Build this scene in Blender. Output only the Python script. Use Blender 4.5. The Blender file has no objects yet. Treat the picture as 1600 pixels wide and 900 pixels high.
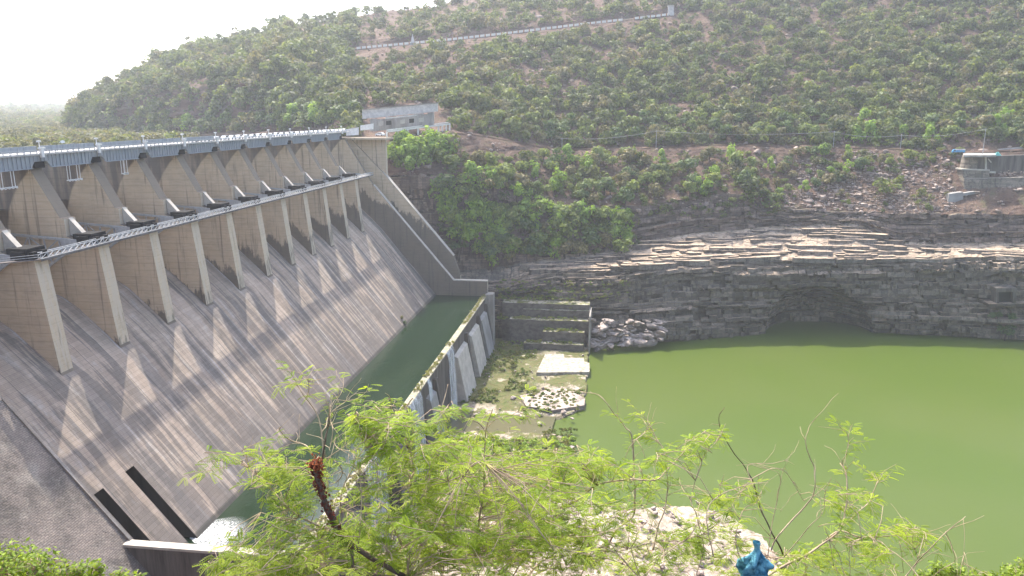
import bpy, math, random
import numpy as np
from mathutils import Matrix, Vector, kdtree

# ------------------------------------------------------------------ camera, sky, sun, exposure
scene = bpy.context.scene
COL = scene.collection
CAM = np.array([130.43, -158.475, 32.739])
YAW, PITCH, ROLL, FPX = -0.1310, 0.2240, 0.003, 1200.0
def _rot():
    cy, sy, cp, sp = math.cos(YAW), math.sin(YAW), math.cos(PITCH), math.sin(PITCH)
    fwd = np.array([sy*cp, cy*cp, -sp]); right = np.array([cy, -sy, 0.0]); down = np.cross(fwd, right)
    cr, sr = math.cos(ROLL), math.sin(ROLL)
    return np.array([right*cr+down*sr, -right*sr+down*cr, fwd])
ROT = _rot()
cd = bpy.data.cameras.new('camera'); cam = bpy.data.objects.new('camera', cd); COL.objects.link(cam)
cd.sensor_width = 36.0; cd.lens = 36.0*FPX/1600.0; cd.clip_start = 0.1; cd.clip_end = 20000
cam.matrix_world = Matrix(((ROT[0][0], -ROT[1][0], -ROT[2][0], CAM[0]), (ROT[0][1], -ROT[1][1], -ROT[2][1], CAM[1]),
                           (ROT[0][2], -ROT[1][2], -ROT[2][2], CAM[2]), (0, 0, 0, 1)))
scene.camera = cam
LIGHT = np.array([15.8, -26.0, -46.0]); LIGHT /= np.linalg.norm(LIGHT)     # direction the sunlight travels
w = bpy.data.worlds.new('World'); scene.world = w; w.use_nodes = True
wn = w.node_tree
sky = wn.nodes.new('ShaderNodeTexSky'); sky.sky_type = 'NISHITA'; sky.sun_disc = False
sky.sun_elevation = math.asin(-LIGHT[2]); sky.sun_rotation = math.atan2(-LIGHT[0], -LIGHT[1])
sky.air_density = 1.0; sky.dust_density = 4.0; sky.ozone_density = 0.8; sky.altitude = 200
wn.nodes['Background'].inputs['Strength'].default_value = 0.15
wn.links.new(sky.outputs[0], wn.nodes['Background'].inputs['Color'])
sl = bpy.data.lights.new('sun', 'SUN'); sl.energy = 2.7; sl.angle = math.radians(0.5); sl.color = (1.0, 0.93, 0.82)
sun = bpy.data.objects.new('sun', sl); COL.objects.link(sun)
sun.rotation_euler = Vector(LIGHT).to_track_quat('-Z', 'Y').to_euler(); sun.location = (-200, 300, 600)
vs = scene.view_settings; vs.view_transform = 'Standard'; vs.look = 'None'; vs.gamma = 1.0; vs.use_curve_mapping = False
vs.exposure = 1.75
HAZE_DENSITY = 0.00014
scene.cycles.max_bounces = 6; scene.cycles.transparent_max_bounces = 12; scene.cycles.volume_bounces = 1
scene.cycles.use_denoising = True

rng = np.random.default_rng(7); random.seed(7)

# ------------------------------------------------------------------ measuring helpers
def ray(px, py):
    px, py = np.asarray(px, float), np.asarray(py, float)
    return np.stack([(px-800)/FPX, (py-450)/FPX, np.ones_like(px)], -1) @ ROT
def ony(px, py, Y):
    d = ray(px, py); t = (np.asarray(Y, float)-CAM[1])/d[..., 1]; return CAM + d*t[..., None]
def onz(px, py, Z):
    d = ray(px, py); t = (np.asarray(Z, float)-CAM[2])/d[..., 2]; return CAM + d*t[..., None]
def depth(px, py, D): return CAM + ray(px, py)*np.asarray(D, float)[..., None]
def proj(P):
    d = (np.asarray(P, float)-CAM) @ ROT.T
    return np.stack([800+FPX*d[..., 0]/d[..., 2], 450+FPX*d[..., 1]/d[..., 2]], -1)

# value noise --------------------------------------------------------
_perm = np.random.default_rng(3).random((64, 64, 64)).astype(np.float32)
def vnoise(p):
    p = np.asarray(p, float); i = np.floor(p).astype(int); f = p-i; f = f*f*(3-2*f); i &= 63; j = (i+1) & 63
    x0, y0, z0, x1, y1, z1 = i[..., 0], i[..., 1], i[..., 2], j[..., 0], j[..., 1], j[..., 2]
    fx, fy, fz = f[..., 0], f[..., 1], f[..., 2]; g = _perm
    a = g[x0, y0, z0]*(1-fx)+g[x1, y0, z0]*fx; b = g[x0, y1, z0]*(1-fx)+g[x1, y1, z0]*fx
    c = g[x0, y0, z1]*(1-fx)+g[x1, y0, z1]*fx; d = g[x0, y1, z1]*(1-fx)+g[x1, y1, z1]*fx
    return (a*(1-fy)+b*fy)*(1-fz)+(c*(1-fy)+d*fy)*fz
def fbm(p, o=4):
    s, a, t = 0, 1.0, 0; p = np.asarray(p, float)
    for k in range(o): s = s+a*vnoise(p*2**k+17.3*k); t += a; a *= .5
    return s/t-.5
def hsh(*a):
    h = np.zeros(np.broadcast(*a).shape)
    for k, v in enumerate(a): h = h+np.asarray(v, float)*(12.9898+37.719*k)
    h = np.sin(h)*43758.5453
    return h-np.floor(h)

# ------------------------------------------------------------------ mesh helpers
def link(o, parent=None):
    COL.objects.link(o)
    if parent is not None: o.parent = parent
    return o
def mesh_np(name, V, F, mats, parent=None, smooth=False, midx=None, attrs=None):
    V = np.asarray(V, np.float32).reshape(-1, 3); F = np.asarray(F, np.int32); k = F.shape[1]
    m = bpy.data.meshes.new(name); m.vertices.add(len(V)); m.vertices.foreach_set('co', V.ravel())
    m.loops.add(F.size); m.loops.foreach_set('vertex_index', F.ravel()); m.polygons.add(len(F))
    m.polygons.foreach_set('loop_start', np.arange(0, F.size, k, dtype=np.int32))
    m.polygons.foreach_set('loop_total', np.full(len(F), k, np.int32))
    for q in (mats if isinstance(mats, (list, tuple)) else [mats]): m.materials.append(q)
    if midx is not None: m.polygons.foreach_set('material_index', np.asarray(midx, np.int32))
    m.polygons.foreach_set('use_smooth', np.full(len(F), smooth, bool))
    for an, (dom, val) in (attrs or {}).items():
        a = m.attributes.new(an, 'FLOAT', dom); a.data.foreach_set('value', np.asarray(val, np.float32))
    m.update(calc_edges=True); m.validate()
    return link(bpy.data.objects.new(name, m), parent)
def gridF(R, C):
    i = np.arange(R*C).reshape(R, C)
    return np.stack([i[:-1, :-1], i[:-1, 1:], i[1:, 1:], i[1:, :-1]], -1).reshape(-1, 4)
class MB:
    def __init__(s): s.v = []; s.f = []; s.m = []
    def add(s, V, F, mi=0):
        o = len(s.v); s.v += [tuple(map(float, p)) for p in V]; s.f += [tuple(o+i for i in f) for f in F]; s.m += [mi]*len(F); return s
    def box(s, x0, x1, y0, y1, z0, z1, mi=0):
        V = [(x, y, z) for z in (z0, z1) for y in (y0, y1) for x in (x0, x1)]
        return s.add(V, [(0, 2, 3, 1), (4, 5, 7, 6), (0, 1, 5, 4), (2, 6, 7, 3), (0, 4, 6, 2), (1, 3, 7, 5)], mi)
    def prism(s, poly, axis, a, b, mi=0):         # polygon in the two other axes, extruded from a to b
        def P(p, t): return {0: (t, p[0], p[1]), 1: (p[0], t, p[1]), 2: (p[0], p[1], t)}[axis]
        n = len(poly); V = [P(p, a) for p in poly]+[P(p, b) for p in poly]
        F = [tuple(range(n)), tuple(range(2*n-1, n-1, -1))]+[(i, i+n, (i+1) % n+n, (i+1) % n) for i in range(n)]
        return s.add(V, F, mi)
    def hexa(s, A, B, mi=0):                       # two quads (lists of 4 points)
        return s.add(list(A)+list(B), [(0, 1, 2, 3), (7, 6, 5, 4)]+[(i, i+4, (i+1) % 4+4, (i+1) % 4) for i in range(4)], mi)
    def beam(s, p, q, wd, ht=None, mi=0):
        p, q = np.array(p, float), np.array(q, float); d = q-p; d /= np.linalg.norm(d)
        u = np.cross(d, (0, 0, 1)); u = np.array((1., 0, 0)) if np.linalg.norm(u) < 1e-3 else u/np.linalg.norm(u); v = np.cross(u, d)
        a, b = wd/2, (ht or wd)/2
        return s.hexa([p+u*x+v*y for x, y in ((-a, -b), (a, -b), (a, b), (-a, b))], [q+u*x+v*y for x, y in ((-a, -b), (a, -b), (a, b), (-a, b))], mi)
    def tube(s, pts, rad, n=6, mi=0):
        pts = np.asarray(pts, float); rad = np.broadcast_to(rad, len(pts)); o = len(s.v); V = []
        for i, p in enumerate(pts):
            d = pts[min(i+1, len(pts)-1)]-pts[max(i-1, 0)]; d = d/(np.linalg.norm(d)+1e-9)
            u = np.cross(d, (.31, .2, .93)); u /= np.linalg.norm(u)+1e-9; v = np.cross(d, u)
            for k in range(n):
                a = 2*math.pi*k/n; V.append(p+rad[i]*(u*math.cos(a)+v*math.sin(a)))
        F = [(i*n+k, i*n+(k+1) % n, (i+1)*n+(k+1) % n, (i+1)*n+k) for i in range(len(pts)-1) for k in range(n)]
        F += [tuple(range(n))[::-1], tuple(range((len(pts)-1)*n, len(pts)*n))]
        return s.add(V, F, mi)
    def build(s, name, mats, parent=None, smooth=False):
        m = bpy.data.meshes.new(name); m.from_pydata(s.v, [], s.f)
        for q in (mats if isinstance(mats, (list, tuple)) else [mats]): m.materials.append(q)
        m.polygons.foreach_set('material_index', s.m); m.polygons.foreach_set('use_smooth', [smooth]*len(s.f)); m.update()
        return link(bpy.data.objects.new(name, m), parent)
def tag(o, label=None, cat=None, group=None, kind=None):
    for k, v in (('label', label), ('category', cat), ('group', group), ('kind', kind)):
        if v: o[k] = v
    return o
def thing(name, label, cat, loc=(0, 0, 0), rz=0, group=None):
    o = bpy.data.objects.new(name, None); o.location = loc; o.rotation_euler = (0, 0, rz); o.empty_display_size = .5
    COL.objects.link(o); return tag(o, label, cat, group)
def copy_tree(o, parent=None):
    c = o.copy(); COL.objects.link(c)
    if parent is not None: c.parent = parent
    for ch in [x for x in o.children]: copy_tree(ch, c)
    return c

# ------------------------------------------------------------------ materials
class NT:
    def __init__(s, name):
        s.mat = bpy.data.materials.new(name); s.mat.use_nodes = True; s.t = s.mat.node_tree
        s.b = s.t.nodes['Principled BSDF']; s.out = s.t.nodes['Material Output']; s.b.inputs['Roughness'].default_value = .9
        s.b.inputs['Specular IOR Level'].default_value = .2
    def set(s, sock, v):
        if isinstance(v, bpy.types.NodeSocket): s.t.links.new(v, sock)
        elif isinstance(v, tuple) and len(v) == 3 and sock.type == 'RGBA': sock.default_value = (*v, 1)
        else: sock.default_value = v
    def node(s, typ, props=None, **inp):
        n = s.t.nodes.new(typ)
        for k, v in (props or {}).items(): setattr(n, k, v)
        for k, v in inp.items(): s.set(n.inputs[k.replace('_', ' ')], v)
        return n
    def pos(s): return s.node('ShaderNodeNewGeometry').outputs['Position']
    def normal(s): return s.node('ShaderNodeNewGeometry').outputs['Normal']
    def objc(s): return s.node('ShaderNodeTexCoord').outputs['Object']
    def sep(s, v): return s.node('ShaderNodeSeparateXYZ', Vector=v).outputs
    def comb(s, x, y, z): return s.node('ShaderNodeCombineXYZ', X=x, Y=y, Z=z).outputs[0]
    def vmul(s, v, k):
        n = s.node('ShaderNodeVectorMath', {'operation': 'MULTIPLY'}); s.set(n.inputs[0], v); n.inputs[1].default_value = k; return n.outputs[0]
    def math(s, op, a, b=0.0, c=0.0):
        n = s.node('ShaderNodeMath', {'operation': op})
        for i, x in enumerate((a, b, c)): s.set(n.inputs[i], x)
        return n.outputs[0]
    def noise(s, v, scale=1.0, detail=4, rough=.55, dist=0.0):
        return s.node('ShaderNodeTexNoise', Vector=v, Scale=scale, Detail=detail, Roughness=rough, Distortion=dist).outputs[0]
    def ramp(s, f, a, b, lo=0.0, hi=1.0):
        return s.node('ShaderNodeMapRange', {'interpolation_type': 'SMOOTHSTEP'}, Value=f, From_Min=a, From_Max=b, To_Min=lo, To_Max=hi).outputs[0]
    def mix(s, f, a, b, mode='MIX'):
        n = s.node('ShaderNodeMix', {'data_type': 'RGBA', 'blend_type': mode})
        s.set(n.inputs[0], f); s.set(n.inputs[6], a); s.set(n.inputs[7], b); return n.outputs[2]
    def bump(s, h, strength=.5, dist=.2):
        s.set(s.b.inputs['Normal'], s.node('ShaderNodeBump', Height=h, Strength=strength, Distance=dist).outputs[0])
    def brick(s, v, bw, rh, mortar=.03, scale=1.0):
        n = s.node('ShaderNodeTexBrick', {'offset': .5}, Vector=v, Scale=scale); n.inputs['Color1'].default_value = (1, 1, 1, 1)
        n.inputs['Color2'].default_value = (.78, .78, .78, 1); n.inputs['Mortar'].default_value = (.45, .45, .45, 1)
        n.inputs['Mortar Size'].default_value = mortar; n.inputs['Brick Width'].default_value = bw; n.inputs['Row Height'].default_value = rh
        n.inputs['Bias'].default_value = 0.0
        return n.outputs[0]
    def done(s, col=None, rough=None):
        if col is not None: s.set(s.b.inputs['Base Color'], col)
        if rough is not None: s.set(s.b.inputs['Roughness'], rough)
        return s.mat
def simple(name, a, b=None, scale=.6, rough=.85, bump=.15, streak=None, spec=.2, metal=0.0):
    t = NT(name); p = t.pos(); v = t.vmul(p, streak) if streak else p
    f = t.ramp(t.noise(v, scale, 6, .65), .3, .7)
    t.b.inputs['Specular IOR Level'].default_value = spec; t.b.inputs['Metallic'].default_value = metal
    if bump: t.bump(t.noise(p, scale*3, 5), bump, .15)
    return t.done(t.mix(f, a, b or tuple(x*.7 for x in a)), rough)

def mat_chute():
    t = NT('spillway_concrete'); p = t.pos(); x, y, z = t.sep(p)
    st = t.ramp(t.noise(t.vmul(p, (.03, .38, .03)), 1, 5, .55, .3), .34, .66)
    fine = t.ramp(t.noise(t.vmul(p, (.05, 1.9, .05)), 1, 4, .55), .35, .7)
    big = t.ramp(t.noise(p, .06, 4, .6), .35, .65)
    br = t.brick(t.comb(y, t.math('MULTIPLY', z, 1.6), 0.0), 5.5, 1.5, .035)
    br2 = t.brick(t.comb(t.math('ADD', y, 1.3), t.math('MULTIPLY', z, 1.6), 0.0), 1.85, .5, .03)
    c = t.mix(t.math('MULTIPLY', st, .85), (.425, .34, .262), (.25, .20, .157)); c = t.mix(t.math('MULTIPLY', fine, .35), c, (.42, .365, .325))
    c = t.mix(t.math('MULTIPLY', big, .5), c, (.41, .315, .25))
    bay = t.node('ShaderNodeTexWhiteNoise', {'noise_dimensions': '1D'}, W=t.math('FLOOR', t.math('DIVIDE', t.math('ADD', t.math('ADD', y, 222.0), t.math('MULTIPLY', t.noise(t.vmul(p, (.1, .1, .1)), 1, 2), 4)), 7.4))).outputs['Value']
    c = t.mix(1.0, c, t.comb(*([t.ramp(bay, 0, 1, .82, 1.12)]*3)), 'MULTIPLY')
    patch = t.ramp(t.noise(t.vmul(p, (.12, .35, .1)), 1, 5, .7), .52, .72)
    c = t.mix(t.math('MULTIPLY', patch, .55), c, (.45, .42, .39))
    # strips below each pier and beside it
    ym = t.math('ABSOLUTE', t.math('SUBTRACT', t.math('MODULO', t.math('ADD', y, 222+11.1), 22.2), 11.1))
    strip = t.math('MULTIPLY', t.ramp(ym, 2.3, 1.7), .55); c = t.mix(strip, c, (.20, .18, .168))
    edge = t.math('MULTIPLY', t.ramp(t.math('ABSOLUTE', t.math('SUBTRACT', ym, 2.5)), .5, .2), t.ramp(t.noise(t.vmul(p, (.1, .1, .1)), 1, 3), .4, .6))
    c = t.mix(t.math('MULTIPLY', edge, .6), c, (.45, .43, .41))
    lines = t.ramp(t.math('ABSOLUTE', t.math('SUBTRACT', ym, 7.4)), .16, .05); c = t.mix(t.math('MULTIPLY', lines, .6), c, (.07, .065, .06))
    wet = t.math('MULTIPLY', t.ramp(t.math('ADD', t.noise(t.vmul(p, (.05, .4, .02)), 1, 4), t.math('MULTIPLY', z, .004)), .36, .28), .6)
    c = t.mix(wet, c, (.09, .085, .085))
    wl = t.math('MULTIPLY', t.ramp(z, -64.4, -65.1), .75); c = t.mix(wl, c, (.05, .05, .042))
    c = t.mix(.7, c, br, 'MULTIPLY'); c = t.mix(.4, c, br2, 'MULTIPLY')
    t.bump(t.math('ADD', t.math('MULTIPLY', st, .3), t.math('ADD', br, t.math('MULTIPLY', t.noise(p, 1.2, 6), .8))), .5, .2)
    return t.done(c, .85)
def mat_pier():
    t = NT('ochre_pier_concrete'); p = t.pos(); x, y, z = t.sep(p)
    lift = t.noise(t.vmul(p, (.3, .3, 1.6)), 1, 3)
    st = t.ramp(t.noise(t.vmul(p, (.8, .8, .04)), 1, 5, .65, .4), .52, .72)
    n = t.noise(p, .22, 5, .6)
    c = t.mix(t.ramp(n, .35, .65), (.55, .43, .295), (.47, .37, .26)); c = t.mix(t.ramp(lift, .4, .65, 0, .5), c, (.59, .48, .345))
    c = t.mix(t.math('MULTIPLY', st, .75), c, (.12, .10, .085))
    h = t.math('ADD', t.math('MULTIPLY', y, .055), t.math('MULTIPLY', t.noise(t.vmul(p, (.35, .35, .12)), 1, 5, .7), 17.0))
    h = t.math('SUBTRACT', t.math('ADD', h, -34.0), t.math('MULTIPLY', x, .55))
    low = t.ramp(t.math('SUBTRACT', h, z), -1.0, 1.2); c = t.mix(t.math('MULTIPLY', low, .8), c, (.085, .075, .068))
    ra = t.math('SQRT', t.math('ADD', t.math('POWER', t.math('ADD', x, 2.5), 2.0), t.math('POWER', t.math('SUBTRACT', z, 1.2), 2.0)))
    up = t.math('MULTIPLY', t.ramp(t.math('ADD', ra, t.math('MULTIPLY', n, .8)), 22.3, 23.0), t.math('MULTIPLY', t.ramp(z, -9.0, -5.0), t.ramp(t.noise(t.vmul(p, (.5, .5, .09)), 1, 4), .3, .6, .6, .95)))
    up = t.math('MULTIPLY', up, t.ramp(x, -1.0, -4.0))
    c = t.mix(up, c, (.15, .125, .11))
    ln = t.math('ABSOLUTE', t.math('SUBTRACT', t.math('FRACT', t.math('MULTIPLY', z, .5)), .5))
    c = t.mix(t.ramp(ln, .06, .02, 0, .22), c, (.1, .08, .065))
    nz = t.sep(t.normal())[2]; c = t.mix(t.ramp(nz, .22, .36, 0, .85), c, (.15, .125, .10))  # sloped tops darkened: weathering, plus the bridge's shade put into the colour
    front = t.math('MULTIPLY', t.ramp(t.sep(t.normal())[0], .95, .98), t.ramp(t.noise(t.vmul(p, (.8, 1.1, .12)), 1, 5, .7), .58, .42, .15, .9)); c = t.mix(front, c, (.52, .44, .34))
    t.bump(t.noise(t.vmul(p, (1, 1, 2.2)), 1.0, 6), .35, .15)
    return t.done(c, .9)
def mat_masonry():
    t = NT('rough_stone_masonry'); p = t.pos(); x, y, z = t.sep(p)
    v = t.comb(t.math('ADD', y, t.math('MULTIPLY', t.noise(p, .8, 2), .6)), t.math('MULTIPLY', z, 1.6), 0.0)
    b = t.brick(v, 1.15, .55, .05); n = t.noise(p, .09, 5, .65)
    c = t.mix(t.ramp(n, .38, .62), (.30, .25, .215), (.15, .13, .115))
    c = t.mix(t.math('MULTIPLY', t.ramp(t.noise(p, .5, 5, .7), .48, .7), .6), c, (.30, .265, .22))
    c = t.mix(t.ramp(t.noise(p, .55, 4, .8), .62, .72), c, (.035, .03, .028))
    c = t.mix(t.math('MULTIPLY', t.ramp(t.noise(p, .13, 3), .55, .72), .6), c, (.38, .34, .29))
    c = t.mix(.8, c, b, 'MULTIPLY'); t.bump(t.math('ADD', b, t.noise(p, 1.3, 6, .7)), .9, .4)
    return t.done(c, .95)
def mat_rock(name, a, b, top, stain=(.04, .038, .036), lay=1.5, block=True):
    t = NT(name); p = t.pos(); x, y, z = t.sep(p); nz = t.sep(t.normal())[2]
    n = t.noise(p, .1, 5, .65); layer = t.noise(t.vmul(p, (.05, .05, lay)), 1, 4, .6)
    c = t.mix(t.ramp(n, .36, .64), a, b); c = t.mix(t.ramp(layer, .42, .6, 0, .5), c, tuple(q*1.5 for q in a))
    ti = t.node('ShaderNodeAttribute', {'attribute_name': 'tint'}).outputs['Fac']; c = t.mix(1.0, c, t.comb(*([t.ramp(ti, 0, 1, .6, 1.35)]*3)), 'MULTIPLY') if block else c
    st = t.ramp(t.noise(t.vmul(p, (.55, .3, .07)), 1, 5, .7), .5, .68); c = t.mix(t.math('MULTIPLY', st, .7), c, stain)
    wt = t.ramp(t.noise(t.vmul(p, (.9, .4, .12)), 1, 5, .75), .6, .72); c = t.mix(t.math('MULTIPLY', wt, .35), c, (.30, .27, .25))
    if block:
        zz = t.math('ADD', z, t.math('MULTIPLY', t.noise(t.vmul(p, (.03, .03, .0)), 1, 2), 6)); xw = t.math('ADD', x, t.math('MULTIPLY', t.noise(p, .3, 3), 2.2))
        vo = t.node('ShaderNodeTexVoronoi', {'distance': 'CHEBYCHEV'}, Vector=t.comb(t.math('MULTIPLY', xw, .30), t.math('MULTIPLY', zz, .42), 0.0), Scale=1.0, Randomness=.8)
        cell = t.sep(vo.outputs['Color'])[0]; c = t.mix(.4, c, t.comb(*([t.ramp(cell, 0, 1, .55, 1.5)]*3)), 'MULTIPLY')
        ve = t.node('ShaderNodeTexVoronoi', {'feature': 'DISTANCE_TO_EDGE'}, Vector=t.comb(t.math('MULTIPLY', xw, .34), t.math('MULTIPLY', zz, .36), 0.0), Scale=1.0, Randomness=.75)
        c = t.mix(t.ramp(ve.outputs['Distance'], .05, .01, 0, .4), c, (.02, .019, .018))
        c = t.mix(.25, c, t.brick(t.comb(xw, zz, 0.0), 2.6, 1.3, .05), 'MULTIPLY')
    tp = t.math('MULTIPLY', t.ramp(nz, .62, .9), t.ramp(t.noise(p, .35, 5, .7), .25, .55, .55, 1))  # upward faces paler: tan rock, with sunlit tops put into the colour
    vx = t.node('ShaderNodeTexVoronoi', {'feature': 'DISTANCE_TO_EDGE'}, Vector=t.vmul(t.node('ShaderNodeVectorMath', {'operation': 'ADD'}).outputs[0], (1, 1, 1)) if False else t.comb(t.math('ADD', t.math('MULTIPLY', x, .16), t.noise(p, .3, 3)), t.math('MULTIPLY', y, .5), 0.0), Scale=1.0)
    tc = t.mix(t.ramp(t.noise(p, .25, 4), .4, .65), top, tuple(q*.66 for q in top)); tc = t.mix(t.ramp(vx.outputs['Distance'], .08, .02, 0, .65), tc, (.06, .05, .042)); c = t.mix(tp, c, tc)
    t.bump(t.math('ADD', t.noise(t.vmul(p, (.6, .6, 1.5)), 1, 6, .7), t.math('MULTIPLY', layer, .6)), .9, .7)
    return t.done(c, .95)
def mat_hill():
    t = NT('hillside_soil'); p = t.pos(); x, y, z = t.sep(p); nz = t.sep(t.normal())[2]
    n = t.noise(p, .05, 5, .65); f = t.noise(p, .4, 6, .75)
    c = t.mix(t.ramp(n, .38, .62), (.125, .078, .058), (.17, .115, .085)); c = t.mix(t.ramp(f, .46, .64, 0, .8), c, (.05, .036, .03))
    red = t.ramp(nz, .74, .5); c = t.mix(t.math('MULTIPLY', red, .8), c, t.mix(t.ramp(t.noise(p, .04, 3), .45, .6), (.115, .058, .045), (.075, .055, .055)))
    gr = t.ramp(t.noise(p, .09, 5, .7), .54, .7, 0, .6); c = t.mix(gr, c, (.115, .12, .05))
    pale = t.ramp(t.noise(p, .8, 3, .7), .63, .72, 0, .6); c = t.mix(pale, c, (.26, .215, .185))
    t.bump(t.math('ADD', t.math('MULTIPLY', n, 2), t.noise(p, .5, 6, .8)), 1.0, 1.6)
    return t.done(c, .97)
def mat_shelf():
    t = NT('river_rock_shelf'); p = t.pos(); x, y, z = t.sep(p)
    n = t.noise(p, .075, 5, .7); f = t.noise(p, .5, 5, .7)
    rock = t.mix(t.ramp(f, .4, .65), (.46, .385, .325), (.27, .215, .18)); rock = t.mix(t.ramp(t.noise(p, 1.2, 5, .8), .55, .68, 0, .8), rock, (.07, .06, .05))
    gr = t.mix(t.ramp(f, .4, .6), (.085, .105, .03), (.12, .105, .045))
    m1 = t.ramp(n, .40, .50)
    near = t.ramp(y, 82, 72); m = t.math('MULTIPLY', m1, t.math('SUBTRACT', 1.0, t.math('MULTIPLY', near, .75)))
    lowx = t.ramp(t.math('ADD', x, t.math('MULTIPLY', n, 40)), 128, 105); m = t.math('MAXIMUM', m, t.math('MULTIPLY', lowx, t.ramp(y, 150, 165)))
    c = t.mix(m, rock, gr)
    wet = t.ramp(z, -94.2, -94.7); c = t.mix(t.math('MULTIPLY', wet, .7), c, (.07, .06, .045)); c = t.mix(t.ramp(t.noise(p, .22, 5, .75), .54, .66, 0, .8), c, (.05, .06, .02)); c = t.mix(t.ramp(t.noise(p, .16, 4, .7), .40, .33, 0, .7), c, (.40, .34, .28))
    t.bump(t.noise(p, .8, 6, .75), .9, .4)
    return t.done(c, .9)
def mat_water(name, c0, c1, rough, wave, wscale, spec=.5):
    t = NT(name); p = t.pos(); n = t.noise(p, .012, 3, .5)
    t.b.inputs['Specular IOR Level'].default_value = spec
    h = t.math('ADD', t.noise(t.vmul(p, (1, .6, 1)), wscale, 4, .6), t.math('MULTIPLY', t.noise(p, wscale*.2, 2), 1.5))
    t.bump(h, wave, .12)
    return t.done(t.mix(t.ramp(n, .35, .65), c0, c1), rough)
def mat_leaf(name, cols, trans=.35, objvar=.5):
    t = NT(name); a = t.node('ShaderNodeAttribute', {'attribute_name': 'tint'}).outputs['Fac']
    r = t.node('ShaderNodeObjectInfo').outputs['Random']
    f = t.math('FRACT', t.math('ADD', a, t.math('MULTIPLY', r, objvar)))
    cr = t.node('ShaderNodeValToRGB', Fac=f); e = cr.color_ramp.elements
    e[0].position = 0; e[0].color = (*cols[0], 1); e[1].position = 1; e[1].color = (*cols[-1], 1)
    for i, c in enumerate(cols[1:-1]): k = e.new((i+1)/(len(cols)-1)); k.color = (*c, 1)
    lv = t.node('ShaderNodeAttribute', {'attribute_name': 'leaf'}).outputs['Fac']
    c = t.mix(.9, cr.outputs[0], t.comb(t.ramp(lv, 0, 1, .6, 1.35), t.ramp(lv, 0, 1, .65, 1.3), t.ramp(lv, 0, 1, .7, 1.1)), 'MULTIPLY')
    t.set(t.b.inputs['Base Color'], c); t.b.inputs['Roughness'].default_value = .6; t.b.inputs['Specular IOR Level'].default_value = .25
    tr = t.node('ShaderNodeBsdfTranslucent', Color=t.mix(1.0, c, (1.25, 1.2, .6), 'MULTIPLY'))
    mx = t.node('ShaderNodeMixShader', Fac=trans); t.t.links.new(t.b.outputs[0], mx.inputs[1]); t.t.links.new(tr.outputs[0], mx.inputs[2])
    t.t.links.new(mx.outputs[0], t.out.inputs['Surface']); return t.mat
def mat_fall(name, dens):
    t = NT(name); p = t.pos()
    s = t.ramp(t.noise(t.vmul(p, (1.6, 1.6, .05)), 1, 6, .75), .36, .78)
    t.b.inputs['Base Color'].default_value = (.78, .82, .85, 1); t.b.inputs['Roughness'].default_value = .5
    t.set(t.b.inputs['Alpha'], t.math('MULTIPLY', s, dens)); return t.mat

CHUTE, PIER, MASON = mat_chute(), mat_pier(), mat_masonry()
CLIFF = mat_rock('dark_layered_rock', (.115, .096, .075), (.185, .152, .12), (.40, .31, .23))
UPCLIFF = mat_rock('brown_layered_rock', (.17, .125, .10), (.115, .085, .072), (.26, .21, .15))
LEDGE = mat_rock('pale_ledge_rock', (.14, .122, .105), (.20, .17, .145), (.50, .385, .28))
HILL, SHELF = mat_hill(), mat_shelf()
BOULDER = mat_rock('pink_grey_boulder', (.27, .215, .19), (.19, .16, .145), (.46, .39, .34), block=False)
STEEL = simple('grey_blue_steel', (.32, .345, .37), (.24, .265, .29), 1.0, .5, .05, (1, 2, .15), .4)
STEELD = simple('dark_steel', (.022, .023, .026), (.04, .04, .042), 1.0, .6, .05)
STEELG = simple('grey_steel', (.42, .42, .42), (.30, .30, .30), 1.2, .6, .05)
GATE = simple('gate_plate_steel', (.17, .155, .145), (.08, .07, .065), .5, .75, .1, (1, 1, .1))
DECK = simple('deck_concrete', (.50, .49, .47), (.36, .35, .34), .8)
CONC = simple('weathered_concrete', (.36, .335, .30), (.20, .185, .165), .35, .9, .25, (.7, .7, .18))
CONCD = simple('stained_shaded_concrete', (.15, .13, .115), (.05, .045, .04), .5, .9, .3, (.9, .9, .08))  # dark from stains; also stands in for shade on the retaining walls
CONCL = simple('pale_concrete', (.50, .46, .40), (.36, .325, .28), .3, .9, .25)
CONCG = simple('grey_concrete', (.30, .29, .275), (.20, .19, .18), .25, .9, .2, (.5, .5, .3))
WHITE = simple('white_paint', (.78, .77, .74), (.62, .60, .57), .8, .7, .05)
STEELD = simple('black_steel', (.012, .012, .014), (.02, .02, .021), 1.0, .8, .05, None, .1)
SLOT = simple('dark_slot_concrete', (.05, .042, .035), (.025, .022, .02), .5, .7, .2, (.9, .9, .08))  # darker brown tone for the sluice slots
SLABM = simple('dirty_slab_concrete', (.47, .43, .36), (.20, .175, .13), .55, .95, .3)
DARK = simple('dark_opening', (.015, .014, .013), (.02, .02, .02))
BARK = simple('pale_twig_bark', (.46, .36, .25), (.30, .22, .15), 6, .9, .2)
BARKD = simple('dark_branch_bark', (.17, .125, .09), (.09, .065, .05), 5, .9, .3)
TRUNK = simple('tree_trunk_bark', (.13, .10, .08), (.07, .055, .045), 1, .95, .2)
GLASS = simple('dark_window_glass', (.03, .035, .04), (.05, .055, .06), 1, .15, 0, None, .5)
RUBBER = simple('tyre_rubber', (.02, .02, .02), (.03, .03, .03))
RIVER = mat_water('green_river_water', (.058, .089, .011), (.066, .093, .016), .3, .10, .8, .12)
POOL = mat_water('dark_green_pool_water', (.011, .024, .012), (.014, .028, .014), .10, .2, 1.2, .2)
CHANNEL = mat_water('shallow_channel_water', (.085, .085, .05), (.12, .11, .06), .12, .3, 1.0)
LAKE = mat_water('reservoir_surface', (.03, .06, .05), (.03, .06, .05), .1, .2, .5)

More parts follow.
